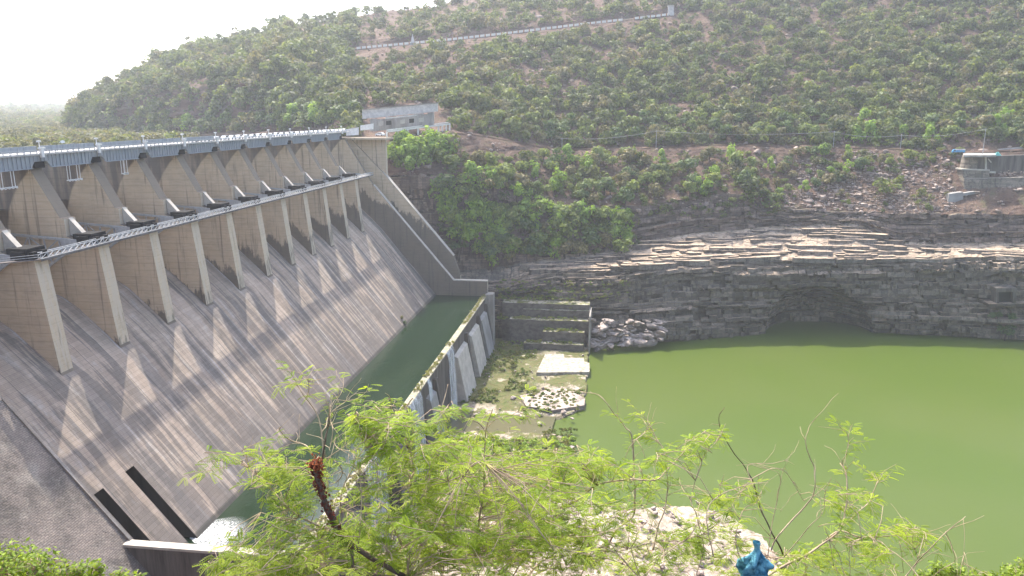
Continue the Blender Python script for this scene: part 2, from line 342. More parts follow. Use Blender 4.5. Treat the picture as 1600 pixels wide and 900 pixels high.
# ------------------------------------------------------------------ the dam
PITCHY = 22.2
PIERS = [PITCHY*k for k in range(-1, 12)]
def chute_x(z): return 2.7+(-26.4-z)*31.6/39.1
OGEE = [(-25, -22), (-24.5, -17), (-22.5, -14.2), (-20, -13), (-17.5, -12.6), (-15, -12.7), (-11.6, -13.9), (-7.8, -16.6), (-3.4, -20.8), (0, -24.0), (2.0, -26.2)]
OGEE += [(chute_x(z), z) for z in (-29, -33, -38, -43, -48, -53, -58, -63, -66, -70, -76)]
dam = thing('dam', 'long concrete spillway dam with twelve gate bays, ochre piers and a streaked sloping face', 'dam', (0, 0, 0))
SY0, SY1 = -19.6, 248.0
def spill_face():
    # sheet with two sluice slots cut out: cells whose centre is inside a slot drop inwards
    prof = np.array(OGEE); d = np.r_[0, np.cumsum(np.hypot(*np.diff(prof, axis=0).T))]; s = np.arange(0, d[-1], .9)
    X, Z = np.interp(s, d, prof[:, 0]), np.interp(s, d, prof[:, 1]); ys = np.unique(np.r_[np.arange(SY0, SY1, 1.2), SY1, -18.8, -15.6, -7.7, -4.5])
    V = np.stack(np.broadcast_arrays(X[:, None], ys[None, :], Z[:, None]), -1); R, C = V.shape[:2]; F = gridF(R, C)
    cz = Z[:-1, None]*.5+Z[1:, None]*.5+0*ys[None, :-1]; cy = (ys[None, :-1]+ys[None, 1:])*.5+0*cz
    slot = (cz < -47.8) & (((cy > -18.8) & (cy < -15.6)) | ((cy > -7.7) & (cy < -4.5)))
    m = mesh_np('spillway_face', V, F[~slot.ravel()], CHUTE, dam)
    b = MB()
    zt, zb = -47.6, -66.5
    for y0, y1 in ((-18.8, -15.6), (-7.7, -4.5)):
        P = lambda z, y, dp: (chute_x(z)-dp*.78, y, z-dp*.62)
        b.add([P(zt, y0, 0), P(zb, y0, 0), P(zb, y0, 5), P(zt, y0, 5)], [(0, 1, 2, 3)]); b.add([P(zt, y1, 0), P(zb, y1, 0), P(zb, y1, 5), P(zt, y1, 5)], [(3, 2, 1, 0)])
        b.add([P(zt, y0, 5), P(zb, y0, 5), P(zb, y1, 5), P(zt, y1, 5)], [(0, 1, 2, 3)]); b.add([P(zt, y0, 0), P(zt, y0, 5), P(zt, y1, 5), P(zt, y1, 0)], [(0, 1, 2, 3)])
    return b
sb = spill_face()
for k in (0, 1):
    q = MB(); q.add(sb.v[k*16:(k+1)*16], [tuple(j-k*16 for j in f) for f in sb.f[k*4:(k+1)*4]]); q.build('sluice_slot', SLOT, dam)
# solid body behind the face and non-overflow section
b = MB(); b.prism([(-26, 18), (-15, 18), (-15, 5), (-9, -11.5), (0.2, -23.2), (chute_x(-100)-.6, -100), (-26, -100)], 1, -190, SY0); b.build('masonry_section', MASON, dam)
b = MB(); b.prism([(-26, -100), (-26, -23), (-24, -18), (-14, -16), (-2, -25), (chute_x(-100)-6, -100)], 1, SY0+.1, SY1-.1); b.build('dam_core', CONCD, dam)
b = MB(); b.prism([(-28, 20.2), (-14.3, 20.2), (-14.3, 23.5), (-28, 23.5)], 1, -190, SY0-2.1); b.build('crest_block', CONC, dam)
# training strip at the left edge of the chute
b = MB(); b.add([(2.7+.3, SY0-.5, -26.2), (2.7+.3, SY0+.5, -26.2), (chute_x(-70)+.3, SY0+.5, -69.8), (chute_x(-70)+.3, SY0-.5, -69.8),
                 (2.0, SY0-.5, -27), (2.0, SY0+.5, -27), (chute_x(-70)-1, SY0+.5, -70.8), (chute_x(-70)-1, SY0-.5, -70.8)],
                [(0, 1, 2, 3), (0, 3, 7, 4), (1, 5, 6, 2), (0, 4, 5, 1), (3, 2, 6, 7)]); b.build('edge_strip', CHUTE, dam)
HALF = 2.1
PP = [(-37, -24), (-37, 19.2), (-16.1, 19.2), (-9.6, 6.9), (-8.4, 6.6), (-8.4, 2.2), (-4.9, .4), (0.0, .25), (2.75, -26.6), (4.6, -30.5), (-4, -27), (-14, -17)]
pier_mesh = None
for k, y in zip(range(-1, 12), PIERS):
    if k == 11: break
    if pier_mesh is None:
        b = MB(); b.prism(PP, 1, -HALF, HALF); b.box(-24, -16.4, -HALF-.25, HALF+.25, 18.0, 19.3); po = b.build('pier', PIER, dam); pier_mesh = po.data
        b = MB(); V = [(-8.2, -.8, 6.8), (-8.2, .8, 6.8), (-4.6, .8, 2.7), (-4.6, -.8, 2.7), (-8.2, -.8, 2.4), (-8.2, .8, 2.4), (-4.6, .8, .6), (-4.6, -.8, .6)]
        b.hexa(V[:4], V[4:]); cap = b.build('sloped_cap', CONCL, po)
        b = MB(); b.box(-6.0, -.9, -2.9, 2.9, .32, 3.0); b.box(-4.6, -1.4, -3.6, 3.6, .6, 2.4); b.box(-.88, .1, -2.3, -.9, .32, 2.2); b.box(-.88, .1, .9, 2.3, .32, 2.2); tb = b.build('trunnion_block', STEELD, po)
    else: po = copy_tree(first, dam)
    if k == -1: first = po
    po.location = (0, y, 0)
# far training wall and abutment wall
b = MB(); A = [(-26, -30), (-26, 19.0), (-14, 19.0), (-8, 9.0), (1.0, -5.6), (44.3, -57.4), (63.2, -57.4), (63.2, -99), (20, -99)]
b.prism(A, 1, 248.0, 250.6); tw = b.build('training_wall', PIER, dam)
b = MB(); top = [(1.0, -5.6), (44.3, -57.4), (63.2, -57.4)]
for (x0, z0), (x1, z1) in zip(top[:-1], top[1:]): b.hexa([(x0, 247.9, z0), (x0, 250.7, z0), (x0, 250.7, z0+.5), (x0, 247.9, z0+.5)], [(x1, 247.9, z1), (x1, 250.7, z1), (x1, 250.7, z1+.5), (x1, 247.9, z1+.5)])
b.build('coping', CONCL, tw)  # coping paler than the wall, its sunlit top put into the colour
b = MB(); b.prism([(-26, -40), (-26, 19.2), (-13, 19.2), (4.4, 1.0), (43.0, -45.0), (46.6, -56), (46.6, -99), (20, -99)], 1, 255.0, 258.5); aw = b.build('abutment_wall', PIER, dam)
b = MB(); b.hexa([(4.4, 254.9, 1.0), (4.4, 258.6, 1.0), (4.4, 258.6, 1.5), (4.4, 254.9, 1.5)], [(43.0, 254.9, -45.), (43.0, 258.6, -45.), (43.0, 258.6, -44.5), (43.0, 254.9, -44.5)]); b.build('coping', CONCL, aw)
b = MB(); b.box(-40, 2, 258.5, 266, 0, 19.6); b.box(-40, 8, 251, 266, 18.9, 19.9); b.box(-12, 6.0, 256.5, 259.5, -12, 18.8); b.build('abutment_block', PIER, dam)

# radial gates: one per bay, hung between the piers
def gate_parts(root):
    tx, tz, R = -2.5, 1.2, 22.5; y0, y1 = HALF+.15, PITCHY-HALF-.15
    an = np.radians(np.linspace(-38, 8, 14)); q = MB(); V = []; n = len(an)
    for yy in (y0, y1):
        for r in (R, R+.5): V += [(tx-r*math.cos(a), yy, tz+r*math.sin(a)) for a in an]
    F = []
    for i in range(n-1): F += [(i, i+1, 2*n+i+1, 2*n+i), (n+i, 3*n+i, 3*n+i+1, n+i+1), (i, n+i, n+i+1, i+1), (2*n+i, 2*n+i+1, 3*n+i+1, 3*n+i)]
    F += [(n-1, 2*n-1, 4*n-1, 3*n-1), (0, 2*n, 3*n, n)]
    q.add(V, F); q.build('skin_plate', GATE, root)
    for yy in (y0+.9, y1-.9):
        q = MB(); E = [(tx-(R-.2)*math.cos(a), yy, tz+(R-.2)*math.sin(a)) for a in np.radians((4, -14, -32))]
        O = (tx-1.0, yy, tz)
        for e in E: q.beam(O, e, .55, .6)
        for u in (.3, .5, .7, .88):
            pts = [np.array(O)*(1-u)+np.array(e)*u for e in E]; q.beam(pts[0], pts[1], .3); q.beam(pts[1], pts[2], .3)
        for u0, u1 in ((.3, .5), (.7, .5), (.7, .88)): q.beam(np.array(O)*(1-u0)+np.array(E[0])*u0, np.array(O)*(1-u1)+np.array(E[1])*u1, .25)
        q.build('radial_arm', STEELG, root)
        q = MB(); P0 = np.array(O); A1 = P0*.72+np.array(E[0])*.28; A2 = P0*.72+np.array(E[2])*.28; e = np.array((0, .3, 0))
        q.add([P0-e, A1-e, A2-e, P0+e, A1+e, A2+e], [(0, 1, 2), (5, 4, 3), (0, 3, 4, 1), (1, 4, 5, 2), (2, 5, 3, 0)]); q.build('gusset_plate', STEELG, root)
    q = MB(); q.beam((tx-R*.6, y0+.9, tz-3.4), (tx-R*.6, y1-.9, tz-3.4), .8, 1.0); q.beam((tx-R*.95, y0, tz-5), (tx-R*.95, y1, tz-5), 1.0, 1.4); q.build('cross_girder', STEELG, root)
ORD = ['first', 'second', 'third', 'fourth', 'fifth', 'sixth', 'seventh', 'eighth', 'ninth', 'tenth', 'eleventh', 'twelfth']
g0 = None
for i, k in enumerate(range(-1, 11)):
    lab = 'steel spillway gate with grey truss arms, %s bay from the dam\'s near end' % ORD[i]
    if g0 is None: g0 = thing('spillway_gate', lab, 'dam gate', (0, PIERS[0], 0), 0, 'radial gates of the spillway'); gate_parts(g0)
    else: c = copy_tree(g0); c.location = (0, PIERS[i], 0); c['label'] = lab

# walkway on the pier noses
wk = thing('service_walkway', 'narrow grey steel footbridge with lattice railings running across the pier noses', 'walkway', (0.6, 0, .3))
b = MB(); b.box(-.75, .75, -1.5, 247.8, 0, .22); b.box(-.75, -.6, -1.5, 247.8, -.35, 0); b.box(.6, .75, -1.5, 247.8, -.35, 0)
b.hexa([(-.75, -1.5, 0), (.75, -1.5, 0), (.75, -1.5, .22), (-.75, -1.5, .22)], [(-7.5, -7.5, 0.0), (-6, -8.4, 0.0), (-6, -8.4, .22), (-7.5, -7.5, .22)]); b.build('deck', GATE, wk)
STEELL = simple('pale_galvanised_steel', (.46, .47, .48), (.34, .35, .36), 1.5, .5, .05)
for s in (-.72, .72):
    b = MB()
    for z, t in ((1.5, .17), (.25, .14)): b.beam((s, -1.5, z), (s, 247.8, z), t)
    n = 112; ys = np.linspace(-1.5, 247.8, n+1)
    for i in range(n):
        b.beam((s, ys[i], .2), (s, ys[i], 1.45), .1); a, c = (.25, 1.45); b.beam((s, ys[i], a), (s, ys[i+1], c), .1)
    if s > 0:
        for z in (1.3, .75): b.beam((.72, -1.5, z), (-6, -8.4, z), .1)
    b.build('railing', STEELL, wk)

# road bridge over the piers
BZ0, BZ1 = 19.5, 23.0
br = thing('road_bridge', 'grey steel girder road bridge carried on the dam piers', 'bridge', (0, 0, 0))
for k in range(12):
    y0, y1 = PIERS[k]+.3, PIERS[k+1]-.3; b = MB()
    for x0 in (-14.6, -22.4):
        b.prism([(y0, BZ1-.35), (y0, BZ0+1.6), (y0+1.9, BZ0+1.6), (y0+3.2, BZ0), (y1-3.2, BZ0), (y1-1.9, BZ0+1.6), (y1, BZ0+1.6), (y1, BZ1-.35)], 0, x0-.2, x0+.2)
    for yy in np.arange(y0+1.0, y1-.5, 1.42): b.box(-14.4, -14.12, yy-.09, yy+.09, BZ0+(1.65 if yy < y0+2.9 or yy > y1-2.9 else .1), BZ1-.36)
    b.box(-14.42, -14.05, y0+3.2, y1-3.2, BZ0-.12, BZ0+.06)
    b.build('girder', STEEL, br)
for y in PIERS: b = MB(); b.box(-15.4, -14.75, y-1.7, y+1.7, BZ0-.1, BZ0+1.5); b.build('bearing', STEELD, br)
b = MB(); b.box(-23.6, -13.7, -190, 258, BZ1-.3, BZ1+.12); b.build('deck_slab', DECK, br)
b = MB()
for yy in np.arange(-188, 258, 2.22): b.box(-13.98, -13.8, yy-.1, yy+.1, BZ1+.12, BZ1+.95)
b.box(-13.96, -13.82, -190, 258, BZ1+.88, BZ1+1.0); b.box(-13.95, -13.83, -190, 258, BZ1+.48, BZ1+.56); b.build('roadside_railing', STEELL, br)
for k in range(-9, 5):
    y0, y1 = PITCHY*k+.6, PITCHY*(k+1)-.6; b = MB(); b.box(-14.9, -14.7, y0, y1, BZ1+.55, BZ1+1.95)
    for yy in np.arange(y0, y1+.1, 2.1): b.box(-14.69, -14.6, yy-.05, yy+.05, BZ1+.12, BZ1+1.9)
    b.build('parapet_panel', STEEL, br)
for i, y in enumerate(PIERS):
    b = MB(); b.box(-14.04, -13.4, y-.5, y+.5, BZ1-.9, BZ1+1.2); b.box(-13.9, -13.3, y-1.0, y+1.0, BZ1+1.22, BZ1+1.65); b.tube([(-14.2, y, BZ1+1.6), (-14.2, y, BZ1+2.9)], .12); b.box(-14.5, -13.9, y-.5, y+.5, BZ1+2.9, BZ1+3.3)
    b.build('lamp_box', WHITE, br)
for y, lab in ((9.5, 'white work cradle hanging under the bridge beside the nearest whole pier'), (33, 'white work cradle hanging under the bridge in the second bay from the nearest pier'), (55, 'small white ladder cradle hanging under the bridge in the third open bay')):
    t = thing('work_cradle', lab, 'work cradle', (-13.8, y, 16), 0, 'work cradles under the road bridge'); w_ = 2.4 if y < 40 else 1.0
    b = MB(); b.box(-.5, .5, -w_, w_, -.6, -.35); [b.box(.4, .5, yy-.3, yy+.2, -.75, -.2) for yy in np.linspace(-w_, w_, 5)]; b.build('platform', WHITE, t)
    
    for x in (-.4, .4):
        for yy in (-w_*.8, w_*.8): b = MB(); b.beam((x, yy, -.4), (x, yy, 3.4), .12); b.build('hanger', WHITE, t)

# cars queued on the bridge
def make_car(name, body):
    t = thing(name, 'x', 'car', (0, 0, 0)); L = 2.1
    def side(pts, x0, x1): b_ = MB(); b_.prism(pts, 0, x0, x1); return b_
    b = side([(-L, .35), (-L, .95), (-1.75, 1.02), (-1.2, 1.55), (.55, 1.58), (1.15, 1.06), (2.0, .92), (L, .75), (L, .35)], -.82, .82); b.build('body', body, t)
    b = side([(-1.5, 1.06), (-1.12, 1.46), (.45, 1.49), (.95, 1.06)], -.84, .84); b.build('window', GLASS, t)
    for y in (-1.3, 1.3):
        for x in (-.72, .72): q = MB(); q.tube([(x-.12, y, .33), (x+.12, y, .33)], .33, 10); q.build('wheel', RUBBER, t)
    return t
CARW = simple('white_car_paint', (.80, .80, .80), (.74, .74, .74), .3, .3, 0, None, .5)
CARS = simple('silver_car_paint', (.42, .43, .45), (.38, .39, .41), .3, .35, 0, None, .5)
c0 = make_car('parked_car', CARW); c1 = make_car('parked_car', CARS); ys = np.arange(98, 254, 5.75); first = {}
for i, y in enumerate(ys):
    silver = i % 5 == 3; base = c1 if silver else c0; key = silver
    o = base if key not in first else copy_tree(base); first[key] = 1
    o.location = (-15.9, y, BZ1+.12); o.rotation_euler = (0, 0, math.pi if i % 3 else 0)
    pos = ('at the near end of the car queue on the dam bridge' if i == 0 else 'at the far end of the car queue by the dam abutment' if i == len(ys)-1 else None)
    o['label'] = ('silver car parked %s' if silver else 'white car parked %s') % (pos or 'in the middle of the row on the dam bridge')
    o['group'] = 'cars parked in a row on the dam bridge'

# ------------------------------------------------------------------ water
def sheet(name, pts, mat, kind='structure', lab=None, cat=None):
    m = bpy.data.meshes.new(name); m.from_pydata([tuple(map(float, p)) for p in pts], [], [tuple(range(len(pts)))]); m.materials.append(mat); return tag(link(bpy.data.objects.new(name, m)), lab, cat, None, kind)
WZ, PZ = -95.0, -65.75
sheet('river_water', [(60, -60, WZ), (900, -60, WZ), (900, 330, WZ), (60, 330, WZ)], RIVER)
sheet('pool_water', [(20, -19.8, PZ), (60.6, -19.8, PZ), (60.6, 248.2, PZ), (20, 248.2, PZ)], POOL)
sheet('reservoir_water', [(-900, -700, 9), (-24, -700, 9), (-24, 330, 9), (-900, 330, 9)], LAKE)

# ------------------------------------------------------------------ weir
weir = thing('weir', 'long stained concrete weir wall holding back the dark green pool at the dam foot', 'weir', (62, 120, -94))
def W(x, y, z): return (x-62, y-120, z+94)
MOSS = simple('mossy_concrete', (.36, .33, .27), (.20, .19, .12), .7, .95, .4)
b = MB(); b.box(-1.5, .5, -139.7, 130, -6, 28.2); b.build('wall', CONCD, weir)
b = MB(); b.box(-1.7, .9, -139.7, 134, 28.2, 28.75)
b.build('crest', MOSS, weir)
for i, (ya, yb, pm) in enumerate(((10, 26, CONCD), (58, 72, CONCD), (108, 118, CONCG), (160, 183, CONCL), (194, 215, CONCL), (223, 240, CONCG))):
    b = MB(); y0, y1 = ya-120, yb-120
    b.hexa([(.5, y0, 22), (.5, y1, 22), (.5, y1, -5), (.5, y0, -5)], [(2.2, y0, 21), (2.2, y1, 21), (7.2, y1, -5), (7.2, y0, -5)]); b.build('apron_panel', pm, weir)
    b = MB(); b.hexa([(.5, y1+1, 25.5), (.5, y1+3, 25.5), (.5, y1+3, -5), (.5, y1+1, -5)], [(2.0, y1+1, 25.5), (2.0, y1+4, 25.5), (6.0, y1+4, -5), (6.0, y1+1, -5)]); b.build('buttress', CONCD, weir)
b = MB(); b.box(.5, 4.8, 125, 131, -6, 30); b.build('end_block', CONC, weir)
ew = MB(); ew.box(25, 63.4, -21.6, -19.75, -100, -58.2)
o = ew.build('pool_end_wall', CONCD); tag(o, 'dark stained concrete wall closing the near end of the pool, with bright top', 'wall')
b = MB(); b.box(24.5, 63.6, -21.8, -19.6, -58.2, -57.6); b.build('coping', CONCL, o)  # pale strip, sunlight on the wall top put into its colour
FALL, FALLD = mat_fall('falling_water', .85), mat_fall('thin_falling_water', .7)
def waterfall(y0, y1, lab, m):
    R, C = 40, 26; u = np.linspace(0, 1, R)[:, None]; v = np.linspace(0, 1, C)[None, :]
    X = 63.1+np.minimum(u*14, 1)*.5+2.4*u**.5*.55+.25*(hsh(v*77, v*3)-.5)+0*u; Z = -65.2-29.2*u+0*v; Y = y0+(y1-y0)*v+.5*np.sin(u*6+v*9)*u
    V = np.stack([X+0*Y, Y+0*X, Z+0*X], -1)
    back = V+np.array((-.25, 0, 0)); F = gridF(R, C)
    o = mesh_np('waterfall', np.concatenate([V.reshape(-1, 3), back.reshape(-1, 3)]), np.concatenate([F, F[:, ::-1]+R*C]), m, None, True)
    return tag(o, lab, 'waterfall', 'waterfalls over the weir')
waterfall(143, 154, 'white waterfall pouring over the weir near its middle, the farther of the two clear falls', FALL)
waterfall(83, 97, 'broad white waterfall pouring over the weir, nearer and half behind the leafy branches', FALL)
waterfall(34, 50, 'pale thin waterfall on the near part of the weir, mostly hidden behind foliage', FALLD)
waterfall(108, 112, 'thin streaks of water down the weir between the two clear falls', FALLD)
# foam where the sluice water enters the pool, sun glare painted in with it
t = NT('white_foam_glare'); pv = t.node('ShaderNodeVectorMath', {'operation': 'DISTANCE'}); t.set(pv.inputs[0], t.pos()); pv.inputs[1].default_value = (37, -3, -65.7)
t.set(t.b.inputs['Alpha'], t.math('MULTIPLY', t.ramp(t.noise(t.vmul(t.pos(), (1, 1.6, 1)), 1.6, 6, .8), .36, .66), t.ramp(pv.outputs['Value'], 10.5, 2.0))); t.done((.85, .87, .88), .6)
a = np.linspace(0, 2*math.pi, 40, endpoint=False); r = 1+.35*fbm(np.stack([np.cos(a), np.sin(a), a*0], -1)*1.7+5)
sheet('foam', np.stack([39.5+8.5*r*np.cos(a), -1+7*r*np.sin(a), PZ+.03+0*a], -1), t.mat, 'stuff', 'white churning foam with painted glare on the pool beside the sluice outlets', 'foam')

# ------------------------------------------------------------------ far bank: lofted from measured edges
def LN(pts, noise=0.0, seed=0, blk=0.0):
    pts = np.array(pts, float)
    def f(xs):
        P = ony(xs, np.interp(xs, pts[:, 0], pts[:, 1]), np.interp(xs, pts[:, 0], pts[:, 2]))
        if noise: P = P+noise*np.stack([0*xs, fbm(np.stack([xs*.03, 0*xs+seed, 0*xs], -1))*1.0, fbm(np.stack([xs*.05, 0*xs+seed+9, 0*xs], -1))*.6], -1)
        if blk:
            k1, k2 = np.floor(xs/13+2*fbm(np.stack([xs*.02, 0*xs, 0*xs+seed], -1))), np.floor(xs/5.5); P = P+blk*np.stack([0*xs, (hsh(k1, 2.+0*xs)-.5)*1.6+(hsh(k2, 5.+0*xs)-.5), (hsh(k1, 8.+0*xs)-.5)*.9+(hsh(k2, 3.+0*xs)-.5)*.4], -1)
        return P
    return f
B0 = [(540, 560, 262), (770, 512, 262), (920, 532, 266), (985, 534, 267), (1040, 532, 268), (1120, 527, 283), (1200, 521, 297), (1300, 516, 303), (1400, 522, 303), (1500, 527, 300), (1600, 533, 297), (1800, 548, 290)]
B1 = [(540, 450, 266), (770, 440, 273), (860, 423, 276), (960, 424, 278), (1000, 417, 281), (1040, 411, 285), (1140, 406, 296), (1300, 406, 301), (1400, 404, 308), (1500, 402, 307), (1600, 400, 304), (1800, 398, 298)]
B2 = [(540, 430, 270), (770, 418, 280), (860, 402, 290), (920, 395, 300), (1000, 378, 315), (1100, 362, 326), (1200, 354, 333), (1340, 348, 335), (1390, 376, 328), (1400, 379, 327), (1500, 379, 325), (1600, 378, 322), (1800, 378, 318)]
B3 = [(540, 276, 274), (640, 274, 276), (700, 273, 280), (760, 290, 290), (860, 318, 310), (1000, 322, 324), (1100, 308, 334), (1170, 302, 337), (1190, 320, 338), (1300, 329, 340), (1370, 331, 337), (1400, 333, 332), (1500, 335, 330), (1600, 333, 328), (1800, 330, 324)]
B4 = [(540, 218, 292), (600, 219, 296), (640, 219, 298), (690, 213, 306), (706, 208, 312), (760, 214, 340), (870, 235, 372), (1000, 233, 382), (1100, 228, 388), (1200, 229, 390), (1300, 231, 388), (1400, 234, 384), (1480, 241, 378), (1600, 236, 378), (1800, 226, 384)]
xsA = np.arange(560, 1790, 1.7)
def layers(z, x, amp, tmin, tmax, seed):
    r_ = np.random.default_rng(seed); bnd = np.cumsum(r_.uniform(tmin, tmax, 90))-120; zz = z+5*fbm(np.stack([x*.012, 0*x+seed, 0*x], -1), 3)
    k = np.searchsorted(bnd, zz); fr = (zz-bnd[np.clip(k-1, 0, 89)])/np.maximum(bnd[np.clip(k, 0, 89)]-bnd[np.clip(k-1, 0, 89)], .1)
    bw = 2.0+4*hsh(k, 3.3+0*x); u = (x+2.5*fbm(np.stack([x*.1, z*.12, 0*x], -1))+40*hsh(k, 7.1+0*x))/bw; bi = np.floor(u); bf = u-bi
    xv = x+3*fbm(np.stack([x*.08, z*.05, 0*x+4], -1)); v1 = np.floor(xv/5.3); v2 = np.floor(xv/2.1); kk = np.floor(k/3)
    d = .55*hsh(k, 1.7+0*x)+.8*hsh(k, bi)**1.5+1.5*hsh(kk, v1)+.9*hsh(kk+.5, v2)*(hsh(kk, v2) > .4)
    vf = xv/5.3-v1; d = d-.8*((vf < .06)|(vf > .95))-.5*((bf < .07)|(bf > .95))-.35*(fr < .14)
    return amp*d
def loft(A, Bf, n, xs, ease=None):
    a, c = A(xs), Bf(xs); t = np.linspace(0, 1, n)[:, None, None]
    return a[None]*(1-t)+c[None]*t
def jit(P, amp, s=.35): return P+amp*np.stack([fbm(P*s), fbm(P*s+31), fbm(P*s+57)], -1)
# lower cliff: a rough backing sheet faced with jointed blocks, one mesh
l0, l1, l2, l3, l4 = LN(B0), LN(B1, 3.0, 1, .7), LN(B2, 3.0, 2, .6), LN(B3, 4.0, 3, 1.5), LN(B4)
def alcove(P):
    pe = proj(P); return np.clip(1-((pe[..., 0]-1268)/(70+25*(pe[..., 0] > 1268)))**2-np.clip((pe[..., 1]-516)/66, -2, 2)**2, 0, 1)**.45
def blocks(P, tmin, tmax, wmin, wmax, off, seed, skip=.05, alc=False, tilt=.12):
    """blocks laid in courses over a lofted sheet P[row, col]"""
    r = np.random.default_rng(seed); Rn, Cn = P.shape[:2]; V, T = [], []
    H = np.linalg.norm(np.diff(P, axis=0), axis=-1).sum(0).mean(); row = 0.0; colw = np.linalg.norm(P[Rn//2, -1]-P[Rn//2, 0])/(Cn-1); lo = 0.0
    def at(rw, cl):
        rw, cl = min(max(rw, 0), Rn-1.001), min(max(cl, 0), Cn-1.001); i, j = int(rw), int(cl); u, v = rw-i, cl-j
        return (P[i, j]*(1-v)+P[i, j+1]*v)*(1-u)+(P[i+1, j]*(1-v)+P[i+1, j+1]*v)*u
    while row < Rn-1:
        dr = r.uniform(tmin, tmax)/H*(Rn-1); r1 = min(row+dr, Rn-1); lo = .5*lo+r.uniform(-.5, 1.0)*off+(1.5*off if r.random() < .16 else 0); col = -r.uniform(0, 5)
        wm = r.uniform(.6, 1.7)
        while col < Cn-1:
            dc = r.uniform(wmin, wmax)*wm/colw*(.6+1.5*r.random()**3); c1 = col+dc
            if r.random() > skip:
                g = .045/colw; d = lo+off*(r.random()**2*1.5-.35); w1, w2 = r.normal(0, .12, 2)*dr; w0 = 5.5*fbm(np.array([col*colw*.018, row*.02, seed*1.]), 3)/H*(Rn-1)
                q = [at(row+w0, col+g), at(row+w0, c1-g), at(r1+w0+w2*.4, c1-g), at(r1+w0+w1*.4, col+g)]
                if alc: a_ = [float(alcove(x)) for x in q]; q = [x+np.array((0, 26*b_, 0)) for x, b_ in zip(q, a_)]
                fr_ = [x-np.array((0, d+tilt*(k_ < 2)*r.random()+r.normal(0, .16), 0))+r.normal(0, .09, 3) for k_, x in enumerate(q)]; bk = [x+np.array((0, 3.2, 0)) for x in q]
                V.append(fr_+bk); T.append(r.random())
            col = c1
        row = r1
    V = np.array(V); n = len(V); F = np.array([(0, 1, 2, 3), (0, 4, 5, 1), (3, 2, 6, 7), (1, 5, 6, 2), (0, 3, 7, 4)]); F = (F[None]+8*np.arange(n)[:, None, None]).reshape(-1, 4)
    return V.reshape(-1, 3), F, np.repeat(np.array(T), 8)
def faced(name, P, mat, *a, push=1.6, al=False, **k):
    V, F, T = blocks(P, *a, alc=al, **k); B = P+np.array((0, push, 0)); B[..., 1] -= 1.2*fbm(B*.4)
    if al: B[..., 1] += 26*alcove(P)
    o = len(V); V = np.concatenate([V, B.reshape(-1, 3)]); F = np.concatenate([F, gridF(*B.shape[:2])+o]); T = np.concatenate([T, np.full(len(V)-o, .1)])  # backing sheet tinted darker, recess shade put into its colour
    return tag(mesh_np(name, V, F, mat, None, False, None, {'tint': ('POINT', T)}), None, None, None, 'structure')
P = loft(l0, l1, 66, xsA); P[0, :, 2] = np.minimum(P[0, :, 2], -97); edge1 = P[-1].copy()
P[..., 1] -= (2.5*(fbm(P*.05)+.1)+5*np.maximum(0, fbm(P*np.array((.02, .02, .03))+5)))*np.sin(np.linspace(0, math.pi, 66))[:, None]
xq = P[..., 0]+6*fbm(P*.05+2); hq = np.floor((P[..., 2]+4*fbm(P*np.array((.02, .02, 0))+7))/9.5); kq = np.floor(xq/19+.37*hq); tq = np.linspace(0, 1, 66)[:, None]
P[..., 1] -= (3.8*(hsh(kq, hq)-.35)+2.6*(1-tq)*hsh(hq, 0*hq+4.))*np.minimum(1, np.minimum(tq, 1-tq)*9)*(1-alcove(P))
faced('cliff', P, CLIFF, .5, 3.4, 1.4, 8.0, 1.6, 5, al=True, skip=.1)
# pale ledges: a ramp covered with overlapping slabs
n = 40; a, c = edge1, l2(xsA); t = np.linspace(0, 1, n)[:, None, None]; P = a[None]*(1-t)+c[None]*t
inn = np.minimum(1, np.minimum(np.linspace(0, 1, n), 1-np.linspace(0, 1, n))*8)[:, None]; P[..., 2] += inn*(.8*fbm(P*.2)-.5)
PLEDGE = P; rs_ = np.random.default_rng(21); VV, FF, TT, o_ = [], [], [], 0
for _ in range(210):
    px = rs_.uniform(850, 1400) if rs_.random() < .8 else rs_.uniform(1390, 1700); j = int(np.clip((px-560)/1.7, 3, len(xsA)-4)); i = int(rs_.uniform(-1, n-4)); flat_ = px > 1390
    L = rs_.uniform(8, 30)*(.4+rs_.random()); W_ = rs_.uniform(3.0, 8.0); th = rs_.uniform(.6, 2.4)*(.35 if flat_ else 1); c_ = P[max(i, 0), j]+np.array((0, rs_.uniform(0, 2), (.05 if flat_ else .35)*th))
    tx = P[max(i, 0), min(j+9, len(xsA)-1)]-P[max(i, 0), max(j-9, 0)]; tx[2] = 0; tx /= np.linalg.norm(tx); ty = np.array((-tx[1], tx[0], 0)); m_ = 18; an = np.linspace(0, 2*math.pi, m_, endpoint=False)
    rr = (np.abs(np.cos(an))**8+np.abs(np.sin(an))**8)**-.125*(1+rs_.normal(0, .11, m_)); dip = rs_.normal(0, .012)
    top_ = c_+tx*(L*.5*rr*np.cos(an))[:, None]+ty*(W_*.5*rr*np.sin(an))[:, None]; top_[:, 2] += dip*L*np.cos(an)+rs_.normal(0, .04, m_); bot = top_.copy(); bot[:, 2] -= th+1.2; ctr = top_.mean(0)
    VV.append(np.concatenate([top_, bot, ctr[None], bot.mean(0)[None]])); k_ = np.arange(m_); k2 = (k_+1) % m_
    FF += [np.stack([k_, k2, k2+m_, k_+m_][::-1], -1)+o_, np.stack([k_[::2], (k_[::2]+1) % m_, (k_[::2]+2) % m_, 0*k_[::2]+2*m_], -1)+o_]; TT += [rs_.random()]*(2*m_+2); o_ += 2*m_+2
VV = np.concatenate(VV+[P.reshape(-1, 3)]); FF = np.concatenate(FF+[gridF(*P.shape[:2])+o_]); TT = np.concatenate([TT, np.full(P.shape[0]*P.shape[1], .3)])
tag(mesh_np('rock_ledges', VV, FF, LEDGE, None, False, None, {'tint': ('POINT', TT)}), None, None, None, 'structure')
